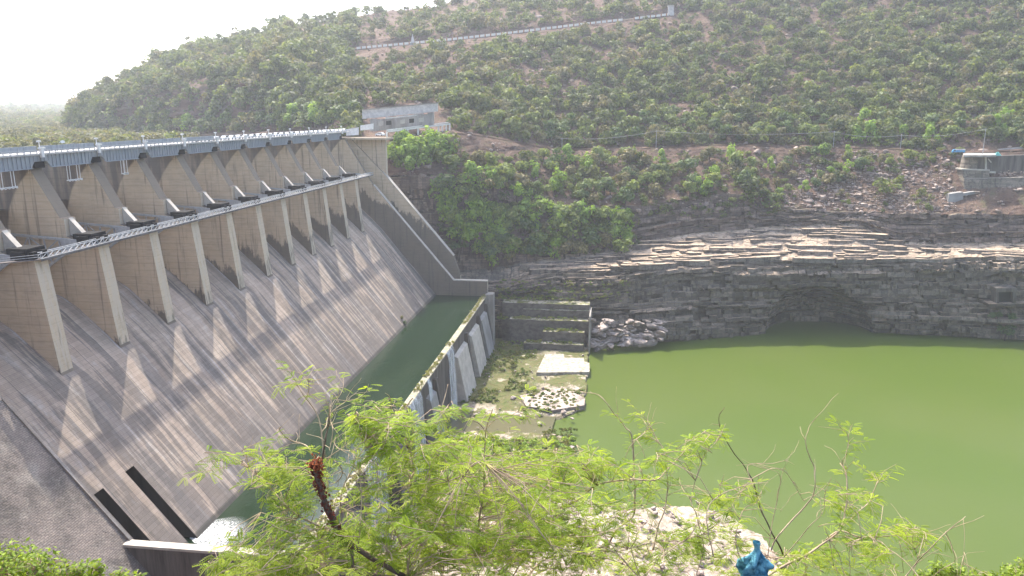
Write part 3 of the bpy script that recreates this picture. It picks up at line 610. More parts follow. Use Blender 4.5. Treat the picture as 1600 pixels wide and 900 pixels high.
# upper cliff
P = loft(l2, l3, 44, xsA); P[..., 1] -= np.sin(np.linspace(0, math.pi, 44))[:, None]*2.5*fbm(P*.06); PUP = P
faced('upper_cliff', P, UPCLIFF, .8, 4.0, 1.5, 8.0, .8, 11)
# hillside: rubble slope, road bench, bank, slope, skyline, back
HX = np.r_[np.arange(94, 560, 4.0), xsA[::2], np.arange(1795, 1960, 6.0)]
def ext(B, left): return left+[q for q in B if q[0] >= 540]
F3 = ext(B3, [(90, 222, 566), (115, 222, 556), (200, 222, 515), (300, 220, 446), (400, 218, 396), (500, 222, 340)])
F4 = ext(B4, [(90, 219, 570), (115, 216, 560), (200, 215, 520), (300, 212, 450), (400, 208, 400), (500, 206, 350)])
F4b = [(x, y-1.2-(1.5 if x > 700 else 0), Y+(8 if x > 700 else 2)) for x, y, Y in F4]
F5 = [(x, y-(12 if x > 720 else 3)-(2 if x > 1000 else 0), Y+(14 if x > 720 else 12)) for x, y, Y in F4]
FR = [(90, 218, 590), (115, 186, 572), (190, 160, 543), (250, 146, 512), (300, 138, 482), (400, 120, 438), (450, 108, 440), (490, 94, 500), (540, 79, 560), (700, 64, 565), (800, 53, 572), (900, 41, 585), (1050, 24, 612), (1200, 5, 640), (1400, -15, 660), (1600, -30, 670), (1960, -55, 690)]
FRb = [(x, y-(1.2 if x > 500 else 6), Y+9) for x, y, Y in FR]
FRc = [(x, y-(12 if x > 500 else 12), Y+16) for x, y, Y in FR]
FS = [(90, 216, 640), (100, 205, 630), (115, 172, 620), (150, 145, 640), (190, 129, 660), (250, 93, 690), (300, 75, 705), (390, 58, 735), (450, 38, 745), (520, 29, 755), (600, 20, 765), (690, 8, 790), (720, -6, 800), (900, -45, 860), (1200, -110, 930), (1600, -170, 960), (1960, -200, 990)]
S = [loft(LN(F3), LN(F4), 40, HX), loft(LN(F4), LN(F4b), 5, HX)[1:], loft(LN(F4b), LN(F5), 8, HX)[1:], loft(LN(F5), LN(FR), 84, HX)[1:], loft(LN(FR), LN(FRb), 5, HX)[1:],
     loft(LN(FRb), LN(FRc), 6, HX)[1:], loft(LN(FRc), LN(FS), 60, HX)[1:]]
nr = [len(s) for s in S]; P = np.concatenate(S); R = len(P); rowk = np.repeat(np.arange(len(S)), nr)
amp = np.array([1.0, .15, .7, 1.0, .1, .6, 1.0])[rowk][:, None]; amp = np.repeat(amp, P.shape[1], 1)
for edge in np.cumsum(nr)[:-1]: amp[max(edge-2, 0):edge+2] *= .35
big = 9*fbm(P*.018, 4)*amp; P[..., 2] += big*(rowk >= 3)[:, None]+amp*(2.6*fbm(P*.12, 4)+1.6*fbm(P*.4, 3))
ter = .9*np.abs(fbm(P*np.array((.02, .02, .16)), 3))*amp; P[..., 1] -= 9*ter
back = P[-1]+np.array((-20, 260, -90.0)); P = np.concatenate([P, back[None], (back+np.array((0, 200, -160)))[None]])
tag(mesh_np('hillside', P, gridF(*P.shape[:2]), HILL, None, False), None, None, None, 'structure')
PHILL = P[:R]
# plateau and bench roads
ASPH = simple('pale_road_surface', (.36, .26, .18), (.27, .20, .15), .3)
def ribbon(name, A, Bf, xs, mat, lift=.25):
    a, c = A(xs), Bf(xs); V = np.stack([a, a*.5+c*.5, c]); V[..., 2] += lift; return mesh_np(name, V, gridF(3, len(xs)), mat)
tag(ribbon('road', LN(F4), LN(F4b), np.arange(700, 1790, 6.), HILL, .5), None, None, None, 'structure')
tag(ribbon('road', LN(FR), LN(FRb), np.arange(540, 1060, 6.), ASPH, .7), None, None, None, 'structure')

# ------------------------------------------------------------------ rock shelf below the weir, near bank
poly = np.array([(60, 262), (119.5, 262), (119.8, 246), (120.8, 163), (113, 151), (108.5, 143), (108, 135), (115, 129), (116.3, 108), (117.5, 84), (124, 76), (138, 70), (152, 76), (162, 73), (171, 69), (177, 60), (180, 48), (181, 34), (186, 8), (200, -60), (60, -60)], float)
def sdist(X, Y):
    d = np.full(X.shape, 1e9); ins = np.zeros(X.shape, bool); n = len(poly)
    for i in range(n):
        a, c = poly[i], poly[(i+1) % n]; e = c-a; L = e@e
        t = np.clip(((X-a[0])*e[0]+(Y-a[1])*e[1])/L, 0, 1); d = np.minimum(d, np.hypot(X-a[0]-t*e[0], Y-a[1]-t*e[1]))
        ins ^= ((a[1] > Y) != (c[1] > Y)) & (X < (c[0]-a[0])*(Y-a[1])/(c[1]-a[1]+1e-12)+a[0])
    return np.where(ins, d, -d)
gx, gy = np.arange(60, 250, .85), np.arange(-60, 266, .85); X, Y = np.meshgrid(gx, gy)
Q = np.stack([X, Y, 0*X], -1); sd = sdist(X, Y)+2.2*fbm(Q*.25, 4)
base = -93.5+1.3*fbm(Q*.05)+.55*fbm(Q*.3)+.25*np.floor(6*fbm(Q*.09+3))
rocky = np.clip((84-Y)/14, 0, 1)*np.clip((X-100)/14, 0, 1)
base = base+rocky*(2.5+5*fbm(Q*.07+8)+1.5*fbm(Q*.3+2)) + np.clip((40-Y)/60, 0, 1)*3
chan = np.exp(-((Y-(138+.12*(X-62)))/8.5)**2)*np.clip((116-X)/5, 0, 1); base = base-1.6*chan
Z = np.where(sd > 0, base, -99); Z = -99+(base+99)*np.clip((sd+.6)/1.1, 0, 1)**.5
SHELF_OBJ = tag(mesh_np('rock_shelf', np.stack([X, Y, Z], -1), gridF(*X.shape), SHELF), None, None, None, 'structure')
sheet('channel_water', [(62.6, 124, -94.15), (107.8, 131, -94.15), (108.6, 150, -94.15), (62.6, 150, -94.15)], CHANNEL)
gx, gy = np.arange(-20, 420, 2.2), np.arange(-200, 20, 2.2); X, Y = np.meshgrid(gx, gy); Q = np.stack([X, Y, 0*X], -1)
Z = 30.6-.86*np.clip(Y+156.5, -2, 400)+2.5*fbm(Q*.05)*np.clip((Y+156)/20, 0, 1)+.8*fbm(Q*.3)*np.clip((Y+156)/10, 0, 1)
Z = np.where(Y < -158, 30.6, Z); Z -= .25*np.clip(X-135, 0, 400)*np.clip((Y+154)/20, 0, 1)
tag(mesh_np('near_bank', np.stack([X, Y, np.maximum(Z, -100)], -1), gridF(*X.shape), HILL), None, None, None, 'structure')
# far land beyond the reservoir
gx, gy = np.linspace(-4300, -120, 170), np.r_[np.linspace(260, 1200, 80), np.linspace(1230, 4300, 70)]; X, Y = np.meshgrid(gx, gy); Q = np.stack([X, Y, 0*X], -1)
Z = 11+6*fbm(Q*.006)+np.clip(np.hypot(X, Y)-900, 0, 4000)*.017*(1+1.3*fbm(Q*.0012)); Z = np.where((X > -110), np.minimum(Z, 10), Z)
PFAR = np.stack([X, Y, Z], -1); FARM = simple('far_scrub_soil', (.17, .17, .09), (.11, .12, .06), .02)
tag(mesh_np('far_land', PFAR, gridF(*X.shape), FARM), None, None, None, 'structure')

# ------------------------------------------------------------------ trees of the far bank
LEAF = mat_leaf('hill_foliage', [(.065, .09, .034), (.10, .13, .042), (.18, .22, .062), (.125, .13, .07), (.18, .165, .095), (.085, .115, .05), (.14, .18, .052), (.12, .155, .065)], .42, .0)
LEAFB = mat_leaf('bright_foliage', [(.19, .30, .06), (.25, .36, .07), (.31, .40, .085), (.22, .33, .065)], .45, .35)
LEAFO = mat_leaf('olive_foliage', [(.15, .20, .065), (.20, .25, .075), (.17, .21, .095), (.24, .26, .10)], .36, .4)
LEAFD = mat_leaf('dark_foliage', [(.09, .14, .055), (.12, .17, .06), (.11, .15, .065)], .32, .35)
LEAFY = mat_leaf('dry_foliage', [(.19, .165, .085), (.16, .15, .07), (.22, .18, .10), (.15, .12, .08)], .3, .4)
def crown(seed, n, lobes, flat=.8, size=.2, spread=.58):
    r = np.random.default_rng(seed)
    L = np.stack([*(r.normal(0, 1, (2, lobes))*spread*.62), r.uniform(-.55, .75, lobes)*flat], -1); L[:, :2] *= (1-.35*np.abs(L[:, 2:3]))
    rad = r.uniform(.34, .62, lobes); li = r.choice(lobes, n, p=rad**2/np.sum(rad**2))
    d = r.normal(0, 1, (n, 3)); d /= np.linalg.norm(d, axis=1)[:, None]; d[:, 2] = np.where(d[:, 2] < -.6, -d[:, 2]*.6, d[:, 2])
    c = L[li]+d*rad[li, None]*(r.uniform(.62, 1.06, n)[:, None]); c[:, 2] = c[:, 2]*flat
    nr_ = d+r.normal(0, .4, (n, 3))+np.array((0, 0, .25)); nr_ /= np.linalg.norm(nr_, axis=1)[:, None]
    u = np.cross(nr_, r.normal(0, 1, (n, 3))); u /= np.linalg.norm(u, axis=1)[:, None]; v = np.cross(nr_, u); s = size*r.uniform(.45, 1.15, n)[:, None]
    V = np.stack([c-u*s*1.0, c-v*s*.55+u*s*.1, c+u*s, c+v*s*.6-u*s*.15], 1)
    return V.astype(np.float32), np.repeat(r.random(n).astype(np.float32), 4)
def crown_mesh(name, V, lf, mat):
    n = len(V); F = np.arange(4*n).reshape(n, 4); o = mesh_np(name, V.reshape(-1, 3), F, mat, None, False, None, {'leaf': ('POINT', lf), 'tint': ('POINT', np.full(4*n, .0))})
    me = o.data; bpy.data.objects.remove(o); return me
def trunk_mesh():
    b = MB(); b.tube([(0, 0, -1.2), (.04, 0, 0), (.1, .03, .5), (.05, .1, 1.0)], [.11, .085, .06, .035], 6)
    for a in (0.3, 2.2, 4.4): b.tube([(.08, .03, .45), (.08+.3*math.cos(a), .03+.3*math.sin(a), .85), (.08+.5*math.cos(a), .03+.5*math.sin(a), 1.15)], [.045, .03, .015], 5)
    o = b.build('trunk', TRUNK); me = o.data; bpy.data.objects.remove(o); return me
TRM = trunk_mesh()
KIND = {'bright': (LEAFB, 'light green'), 'olive': (LEAFO, 'olive green'), 'dark': (LEAFD, 'dark green'), 'dry': (LEAFY, 'dry brownish')}
CRM = {}
for kn, (mt, _) in KIND.items():
    CRM[kn] = [crown_mesh('crown', *crown(100*len(kn)+i, 460, 8+i % 4, .85 if kn != 'bright' else 1.15, .19), mt) for i in range(4)]
# projected ground points to plant on
def flat(P): return P.reshape(-1, 3)
def gnz(P):
    a, c = np.gradient(P, axis=0), np.gradient(P, axis=1); n = np.cross(a, c); return np.abs(n[..., 2])/(np.linalg.norm(n, axis=-1)+1e-9)
G = np.concatenate([flat(PLEDGE), flat(PUP), flat(PHILL)]); GP = proj(G); GN = np.concatenate([gnz(q).ravel() for q in (PLEDGE, PUP, PHILL)])
kd = kdtree.KDTree(len(G))
for i, q in enumerate(GP): kd.insert((q[0], q[1], 0), i)
kd.balance()
def ground(px, py):
    global gslope
    i = kd.find((px, py, 0))[1]; gslope = GN[i]; return G[i]
def inpoly(x, y, pg):
    c = False; n = len(pg)
    for i in range(n):
        (x0, y0), (x1, y1) = pg[i], pg[(i+1) % n]
        if (y0 > y) != (y1 > y) and x < (x1-x0)*(y-y0)/(y1-y0)+x0: c = not c
    return c
ZONES = [  # polygon in which the tree feet stand, number, smallest/largest crown radius, kinds, words for where
    ([(603, 250), (640, 236), (700, 232), (712, 268), (610, 275)], 24, 4.6, 6.8, ('bright', 'bright', 'olive'), 'beside the far end of the dam'),
    ([(682, 300), (768, 282), (792, 380), (772, 420), (722, 408), (690, 350)], 30, 5.0, 7.6, ('bright', 'bright', 'olive', 'dark'), 'below the dam abutment beside the training wall'),
    ([(770, 330), (985, 345), (985, 398), (900, 404), (775, 425)], 46, 5.0, 8.0, ('olive', 'bright', 'olive', 'dark', 'dry'), 'on the slope left of the pale stepped ledges'),
    ([(740, 250), (1180, 245), (1180, 290), (1000, 320), (760, 320)], 66, 4.0, 6.6, ('olive', 'olive', 'dark', 'dry', 'bright'), 'on the reddish slope under the bench road'),
    ([(1190, 240), (1300, 235), (1400, 245), (1390, 262), (1250, 320), (1180, 322)], 30, 2.6, 5.2, ('olive', 'bright', 'dry', 'dark'), 'beside the rubble slope'),
    ([(720, 205), (870, 226), (1100, 220), (1310, 222), (1300, 190), (1000, 170), (740, 180)], 52, 4.2, 6.4, ('olive', 'dark', 'olive', 'dry'), 'just above the bench road'),
    ([(1310, 224), (1600, 228), (1600, 190), (1320, 190)], 22, 4.0, 6.2, ('olive', 'dark', 'bright'), 'above the retaining walls'),
    ([(220, 216), (520, 200), (560, 178), (300, 196)], 24, 5.0, 7.4, ('olive', 'bright', 'dark'), 'behind the row of cars on the dam'),
    ([(1500, 498), (1600, 488), (1600, 528), (1530, 526)], 6, 2.2, 3.6, ('dark', 'dark'), 'at the foot of the cliff beside the tunnel mouth'),
]
AVOID = [[(563, 168), (690, 158), (712, 190), (712, 222), (560, 224)], [(1470, 226), (1600, 226), (1600, 320), (1480, 320)]]
trees = []
for zi, (pg, n, r0, r1, kinds, where) in enumerate(ZONES):
    xs_, ys_ = [q[0] for q in pg], [q[1] for q in pg]; c = 0; tries = 0; mine = []
    while c < n and tries < 6000:
        tries += 1; px, py = random.uniform(min(xs_), max(xs_)), random.uniform(min(ys_), max(ys_))
        if not inpoly(px, py, pg) or (zi not in (8,) and any(inpoly(px, py, a) for a in AVOID)): continue
        if any((px-a)**2+((py-b_)*1.5)**2 < (11 if n > 24 else 8)**2 for a, b_ in mine): continue
        mine.append((px, py)); c += 1; kn = random.choice(kinds)
        if zi == 8: g = ony(np.array(px), np.array(py), 296.)
        else: g = ground(px, py)+np.array((0, -1.6 if zi in (1, 2, 3) else 0, 0))
        trees.append((kn, g, random.uniform(r0, r1), where, zi))
TREE_GROUPS = {}
for j, (kn, g, r, where, zi) in enumerate(trees):
    TREE_GROUPS.setdefault((kn, zi), []).append(j)
for (kn, zi), js in TREE_GROUPS.items():
    js.sort(key=lambda j: proj(trees[j][1])[0])
    for rank, j in enumerate(js):
        _, g, r, where, _ = trees[j]; bushy = r < 3.2
        nm = 'bush' if bushy else 'tree'; size = 'small' if r < 4.2 else 'large' if r > 5.8 else 'mid-sized'
        lab = '%s %s %s %s' % (size, KIND[kn][1], nm, where)
        if len(js) == 1: pass
        elif rank == 0: lab = 'leftmost '+lab
        elif rank == len(js)-1: lab = 'rightmost '+lab
        o = thing('bush' if bushy else 'hillside_tree', lab, nm, tuple(g), random.uniform(0, 6.28), 'trees and bushes on the far bank')
        cr = link(bpy.data.objects.new('crown', random.choice(CRM[kn])), o); h = r*(.62 if bushy else .95)
        cr.location = (0, 0, h); cr.scale = (r, r, r*random.uniform(.9, 1.15)); cr.rotation_euler = (0, 0, random.uniform(0, 6.28))
        tk = link(bpy.data.objects.new('trunk', TRM), o); tk.scale = (r, r, r*.85 if not bushy else r*.6)
# the rest of the wood on the hill: one mass
SRC = [crown(900+i, 240, 5+i % 6, .8, .2, .5+.03*i) for i in range(12)]
def wood(name, feet, radii, tints, lab, src=SRC, sq=.85):
    Vs, Lf, Tn = [], [], []
    for g, r, tn in zip(feet, radii, tints):
        V, lf = src[random.randrange(len(src))]; a = random.uniform(0, 6.28); ca, sa = math.cos(a), math.sin(a)
        M_ = np.array(((ca, -sa, 0), (sa, ca, 0), (0, 0, random.uniform(.9, 1.25))), np.float32)*np.float32(r)
        Vs.append(V.reshape(-1, 3)@M_.T+np.asarray(g, np.float32)+np.array((0, 0, r*.62), np.float32)); Lf.append(lf); Tn.append(np.full(len(lf), tn, np.float32))
    V = np.concatenate(Vs); o = mesh_np(name, V, np.arange(len(V)).reshape(-1, 4), LEAF, None, False, None, {'leaf': ('POINT', np.concatenate(Lf)), 'tint': ('POINT', np.concatenate(Tn))})
    return tag(o, lab, 'woodland', None, 'stuff')
def hill_density(px, py):
    d = 1.0
    if px > 560: d *= .80
    if 700 < px < 900 and 90 < py < 150: d *= .6
    if 1090 < px < 1200 and 60 < py < 110: d *= .6
    return d
feet, rad, tn = [], [], []
lo = np.interp(np.arange(0, 1961), [q[0] for q in F4], [q[1] for q in F4]); top = np.interp(np.arange(0, 1961), [q[0] for q in FS], [q[1] for q in FS])
occ = kdtree.KDTree(len(trees))
for i, tr in enumerate(trees): q = proj(tr[1]); occ.insert((q[0], q[1], 0), i)
occ.balance()
tries = 0
while len(feet) < 6000 and tries < 60000:
    tries += 1; px = random.uniform(100, 1650); py = random.uniform(max(-30, top[int(px)]-3), lo[int(px)]-2)
    if random.random() > hill_density(px, py)*min(1, max(.06, 2.2*float(fbm(np.array((px*.017, py*.045, 2.2)), 3))+.85)): continue
    if any(inpoly(px, py, a) for a in AVOID): continue
    if occ.find((px, py, 0))[2] < 9: continue
    g = ground(px, py); q = proj(g)
    if abs(q[1]-py) > 4 or (gslope < .62 and random.random() > .22): continue
    if 540 < px < 1060:                       # keep the plateau road open
        ry = np.interp(px, [a[0] for a in FR], [a[1] for a in FR])
        if -7 < q[1]-ry < 13: continue
    feet.append(g); rad.append(min(8.0, 1.5+2.6*random.expovariate(1.0)**.8)*(1.2 if px < 560 else 1.0)); tn.append(random.random())
wood('hillside_woodland', feet, rad, tn, 'open scrub wood covering the far hillside up to the skyline')
feet, rad, tn = [], [], []; tries = 0
while len(feet) < 5200 and tries < 20000:
    tries += 1; px = random.uniform(100, 1640); py = random.uniform(max(-30, top[int(px)]-2), lo[int(px)]-1)
    if any(inpoly(px, py, a) for a in AVOID): continue
    g = ground(px, py); q = proj(g)
    if abs(q[1]-py) > 4 or gslope < .5: continue
    if 540 < px < 1060 and -5 < q[1]-np.interp(px, [a[0] for a in FR], [a[1] for a in FR]) < 4: continue
    feet.append(g); rad.append(random.uniform(.7, 2.1)); tn.append(random.choice((.05, .4, .55, .58, .6, .9, .95)))
SRCS = [crown(700+i, 70, 4, .75, .36) for i in range(8)]
wood('hillside_scrub', feet, rad, tn, 'low grey-green scrub between the trees of the far hillside', SRCS)
# low scrub below the road
feet, rad, tn = [], [], []
for _ in range(1700):
    px = random.uniform(690, 1500); py = random.uniform(240, 400)
    if px > 1000 and py > 340: continue
    if px > 1230 and py > 262 and random.random() > .12: continue
    g = ground(px, py); feet.append(g); rad.append(.7+1.2*random.expovariate(1.0)); tn.append(random.random())
wood('slope_scrub', feet, rad, tn, 'low scrub scattered over the slopes under the bench road')
# far woodland beyond the reservoir
feet, rad, tn = [], [], []
ff = PFAR.reshape(-1, 3); fx = proj(ff); ok = (fx[:, 0] > -120) & (fx[:, 0] < 330) & (ff[:, 0] < -150); ff = ff[ok]; dd = np.hypot(ff[:, 0]-130, ff[:, 1]+158)
r_ = np.random.default_rng(4)
for _ in range(2600):
    D = 430*math.exp(r_.uniform(0, 2.1)); px = r_.uniform(-60, 300); q = depth(px, 150, 1.0)-CAM; q /= np.hypot(q[0], q[1]); xy = CAM[:2]+q[:2]*D
    if xy[0] > -170: continue
    i = np.argmin((ff[:, 0]-xy[0])**2+(ff[:, 1]-xy[1])**2); feet.append((xy[0], xy[1], ff[i, 2]-.5)); rad.append(random.uniform(2.2, 5)*(1+D/1500)); tn.append(.3+.35*random.random())
wood('far_woodland', feet, rad, tn, 'pale hazy woodland on the low land beyond the reservoir')

# ------------------------------------------------------------------ far bank objects
def pxq(pts): return [ony(np.array(float(x)), np.array(float(y)), Y) for x, y, Y in pts]
def slab(b, pts, thick, mi=0): A = pxq(pts); return b.hexa(A, [q+np.array((0, thick, 0)) for q in A], mi)
def rel(o_, b): b.v = [(x-o_[0], y-o_[1], z-o_[2]) for x, y, z in b.v]; return b
PALEW = simple('faded_whitewash', (.60, .57, .53), (.40, .38, .36), .5, .9, .1)
# ruined building above the dam end
t = thing('ruined_building', 'roofless grey concrete building with a long pale wall on the hill above the dam end', 'building', (0, 0, 0))
b = MB(); slab(b, [(566, 172, 306), (684, 161, 320), (684, 174, 320), (566, 186, 306)], 1.0); b.build('long_wall', PALEW, t)
b = MB(); slab(b, [(566, 171, 305.5), (684, 160, 319.5), (684, 161.5, 319.5), (566, 172.5, 305.5)], 2.0); b.build('wall_top', CONC, t)
b = MB()
for k_ in range(12):
    xa, xb = 578+8.2*k_, 578+8.2*(k_+1)-.1; jj = 3.5*float(hsh(np.array(k_*1.), np.array(2.)))*(k_ % 3 != 0); sl_ = -.112*(xa-578); Ya = 300+.122*(xa-578)+2*float(hsh(np.array(k_*1.), np.array(7.)))
    slab(b, [(xa, 186+sl_+jj, Ya), (xb, 186+sl_+jj-.9, Ya+1), (xb, 205+sl_*.8, Ya), (xa, 205+sl_*.8, Ya-1)], 4.0)
b.build('lower_storey', CONC, t)
for x in (592, 604, 626, 640, 655): b = MB(); slab(b, [(x, 190-(x-592)*.09, 299), (x+7, 189.4-(x-592)*.09, 300), (x+7, 196-(x-592)*.09, 300), (x, 196.6-(x-592)*.09, 299)], -1.5 if x < 0 else -.9); b.build('opening', DARK if x in (604, 640) else CONCL, t)
b = MB(); slab(b, [(602, 184, 298.5), (650, 179, 304.5), (650, 181, 304.5), (602, 186, 298.5)], 1.0); b.build('beam', PALEW, t)
# colonnade
t = thing('pavilion', 'white open colonnade with slender posts in front of the ruined concrete building', 'pavilion', (0, 0, 0))
b = MB(); slab(b, [(606, 204.5, 284), (703, 192.5, 318), (703, 194.5, 318), (606, 206.8, 284)], 1.2); slab(b, [(604, 202.5, 292), (700, 190.5, 325), (700, 192, 325), (604, 204.5, 292)], 1.0); b.build('roof_beam', WHITE, t)
for x, w_ in ((604, 2), (621, 2), (637, 2), (653, 2), (669, 2), (685, 2), (691, 1.6), (697, 1.6), (702.5, 2)):
    u = (x-604)/99; yt = 204.5-12*u; Yb = 284+34*u; b = MB(); slab(b, [(x-w_/2, yt+1, Yb+.1), (x+w_/2, yt+1, Yb+.1), (x+w_/2, yt+13-2*u, Yb+.1), (x-w_/2, yt+13-2*u, Yb+.1)], .8); b.build('post', WHITE, t)
b = MB(); slab(b, [(606, 214, 293), (702, 203, 326), (702, 206, 326), (606, 218, 293)], 6); b.build('floor_slab', CONCD, t)
for pts, lab in (([(541, 202, 262), (560, 199, 268), (560, 211, 268), (541, 212, 262)], 'white boundary wall at the far end of the dam bridge'),
                 ([(563, 196, 276), (583, 193, 280), (583, 202, 280), (563, 204, 276)], 'short white wall panel below the left end of the ruined building')):
    b = MB(); slab(b, pts, .6); tag(b.build('boundary_wall', WHITE), lab, 'wall')
def place_car(px, py, Y, base, lab, rz, s=1.0):
    o = copy_tree(base); o.location = tuple(ony(np.array(px*1.), np.array(py*1.), Y)); o.rotation_euler = (0, 0, rz); o.scale = (s, s, s); o['label'] = lab
    if 'group' in o: del o['group']
    return o
place_car(594, 212.5, 282, c0, 'white car parked by the wall beneath the ruined building', 1.3, 1.3)
# buildings beyond the reservoir at left
t = thing('shelter', 'flat-roofed shelter with dark openings among hazy trees beyond the dam bridge', 'building', (0, 0, 0))
b = MB(); slab(b, [(68, 208, 450), (94, 206.5, 450), (94, 209, 450), (68, 210.5, 450)], 9); b.build('roof', PALEW, t)
b = MB(); slab(b, [(69, 210, 451), (77, 209.6, 451), (77, 219, 451), (69, 219, 451)], 7); slab(b, [(77, 213.5, 451), (93, 213, 451), (93, 219, 451), (77, 219, 451)], 7); b.build('wall', CONC, t)
b = MB(); slab(b, [(77, 209.6, 452), (93, 209, 452), (93, 213.5, 452), (77, 213.5, 452)], 5); b.build('window_band', DARK, t)
t = thing('open_shed', 'low open-sided shed with thin dark posts just behind the dam bridge', 'shed', (0, 0, 0))
b = MB(); slab(b, [(104, 224, 260), (160, 219, 285), (160, 220.5, 285), (104, 225.5, 260)], 4); b.build('roof', STEELG, t)
b = MB(); slab(b, [(118, 226, 265), (133, 224, 270), (133, 231, 270), (118, 232, 265)], 2.5); b.build('block', CONCG, t)
for x in (105, 110, 115, 136, 146, 158): b = MB(); u = (x-104)/56; slab(b, [(x, 225-5*u, 261+25*u), (x+.8, 225-5*u, 261+25*u), (x+.8, 234-4*u, 261+25*u), (x, 234-4*u, 261+25*u)], .3); b.build('post', STEELD, t)
t = thing('hut', 'small whitewashed hut standing among trees at the foot of the left hill', 'hut', (0, 0, 0))
b = MB(); slab(b, [(203, 209, 480), (216, 207.5, 480), (216, 221, 480), (203, 222, 480)], 6); b.build('wall', PALEW, t)
b = MB(); slab(b, [(206.5, 212, 479.8), (209, 211.8, 479.8), (209, 221, 479.8), (206.5, 221, 479.8)], .5); b.build('doorway', CONCD, t)
b = MB(); slab(b, [(202.5, 207.5, 479.5), (216.5, 206, 479.5), (216.5, 208, 479.5), (202.5, 209.5, 479.5)], 7); b.build('roof', CONC, t)
t = thing('satellite_dish', 'white tilted dish antenna behind the left part of the dam bridge', 'dish antenna', tuple(ony(np.array(97.), np.array(223.5), 250)))
b = MB(); V = []; N_ = 14
for k in range(5):
    for i in range(N_): a = 2*math.pi*i/N_; rr = k/4*1.7; V.append((rr*math.cos(a), rr*math.sin(a)*.45-.0, rr*math.sin(a)*.75+.25*(k/4)**2))
b.add(V, [(k*N_+i, k*N_+(i+1) % N_, (k+1)*N_+(i+1) % N_, (k+1)*N_+i) for k in range(4) for i in range(N_)]); b.build('reflector', WHITE, t)
b = MB(); b.tube([(0, .2, -.1), (0, .4, -5)], .12); b.build('mast', STEELG, t)
# plateau road parapet, marker, white pillar
PAR = NT('striped_parapet'); xx = PAR.sep(PAR.pos()); st = PAR.math('GREATER_THAN', PAR.math('FRACT', PAR.math('MULTIPLY', xx[0], .2)), .22)
PAR = PAR.done(PAR.mix(st, (.42, .20, .10), (.72, .66, .58)), .9)
fr = LN(FR)
def parapet(x0, x1, lab):
    xs_ = np.arange(x0, x1, 3.); a = fr(xs_)+np.array((0, -.6, .2)); V = np.concatenate([a, a+np.array((0, 0, 2.0)), a+np.array((0, .8, 2.0)), a+np.array((0, .8, 0))]).reshape(4, -1, 3)
    return tag(mesh_np('parapet_wall', V, gridF(4, len(xs_)), PAR), lab, 'parapet')
parapet(556, 976, 'long white and orange striped parapet beside the road high on the hill'); parapet(990, 1047, 'short striped parapet at the right end of the hill road')
b = MB(); slab(b, [(1044, 9, 612), (1053, 9, 612), (1053, 25, 612), (1044, 25, 612)], 4); o = b.build('gate_pillar', PALEW); tag(o, 'pale square pillar at the right end of the striped hill parapet', 'pillar')
b = MB(); slab(b, [(1043.5, 8, 611.5), (1053.5, 8, 611.5), (1053.5, 10, 611.5), (1043.5, 10, 611.5)], 5); b.build('cap', CONCL, o)
g = ony(np.array(645.), np.array(68.), 562); t = thing('pointed_monument', 'pale pointed monument standing on the striped parapet of the hill road', 'monument', tuple(g))
b = MB(); b.add([(-2, -1, -1), (2, -1, -1), (2, 1, -1), (-2, 1, -1), (-.2, -.2, 8.2), (.2, -.2, 8.2), (.2, .2, 8.2), (-.2, .2, 8.2)], [(0, 1, 5, 4), (1, 2, 6, 5), (2, 3, 7, 6), (3, 0, 4, 7), (4, 5, 6, 7)]); b.build('spire', PALEW, t)
b = MB(); b.box(-2.6, 2.6, -1.5, 1.5, -2, .6); b.build('plinth', CONC, t)
b = MB(); b.tube([(1.2, 0, 0), (2.2, 0, 3), (1.6, 0, 6), (3.4, 0, 8)], [.3, .25, .2, .1], 5); b.tube([(2.2, 0, 3), (4.5, 0, 5)], [.2, .08], 5); b.build('dry_branch', BARK, t)
# retaining walls at right
RUBW = mat_rock('rubble_stone_wall', (.33, .28, .225), (.25, .215, .175), (.42, .37, .31))
t = thing('retaining_wall', 'stepped grey stone retaining walls with a round bastion below the road at the right', 'wall', (0, 0, 0))
b = MB(); slab(b, [(1506, 279, 350), (1545, 279, 350), (1546, 320, 346), (1508, 320, 346)], 10); slab(b, [(1545.2, 278.5, 350.3), (1660, 275, 350.3), (1680, 324, 345.3), (1546.2, 321, 345.3)], 10); b.build('lower_wall', RUBW, t)
b = MB(); slab(b, [(1505, 264, 353), (1546, 265.5, 353), (1546, 280, 352.5), (1505, 279, 352.5)], 9); b.build('middle_wall', RUBW, t)
b = MB(); slab(b, [(1503, 263.5, 352.6), (1547, 265, 352.6), (1547, 267, 352.6), (1503, 265.5, 352.6)], 9.5); b.build('coping', CONCL, t)
cb = ony(np.array(1515.), np.array(266.), 360.5); b = MB(); b.tube([cb+np.array((0, 0, -2)), cb+np.array((0, 0, 4.5)), cb+np.array((0, 0, 9.0))], [6.0, 5.5, 5.0], 20); b.build('bastion', RUBW, t)
b = MB(); slab(b, [(1526, 243.5, 356), (1539, 243.5, 356), (1539, 266, 355), (1526, 266, 355)], 8); slab(b, [(1542, 245, 356), (1556, 244, 356), (1556, 269, 355), (1542, 267, 355)], 8); b.build('recess_wall', CONCD, t)  # dark slabs painted for the shade in the recesses
b = MB(); slab(b, [(1539, 244, 355.5), (1542, 244, 355.5), (1542, 268, 354.5), (1539, 268, 354.5)], 2); b.build('pale_post', CONCL, t)
b = MB(); slab(b, [(1540, 268, 353.5), (1556, 268, 353.5), (1556, 270.5, 353.5), (1540, 270.5, 353.5)], 5); b.build('ledge_slab', CONCL, t)
b = MB(); slab(b, [(1556.2, 243.5, 360), (1680, 240, 360), (1680, 280, 359), (1556.2, 279, 359)], 4); b.build('upper_wall', CONCD, t)  # dark colour stands in for shade on this wall
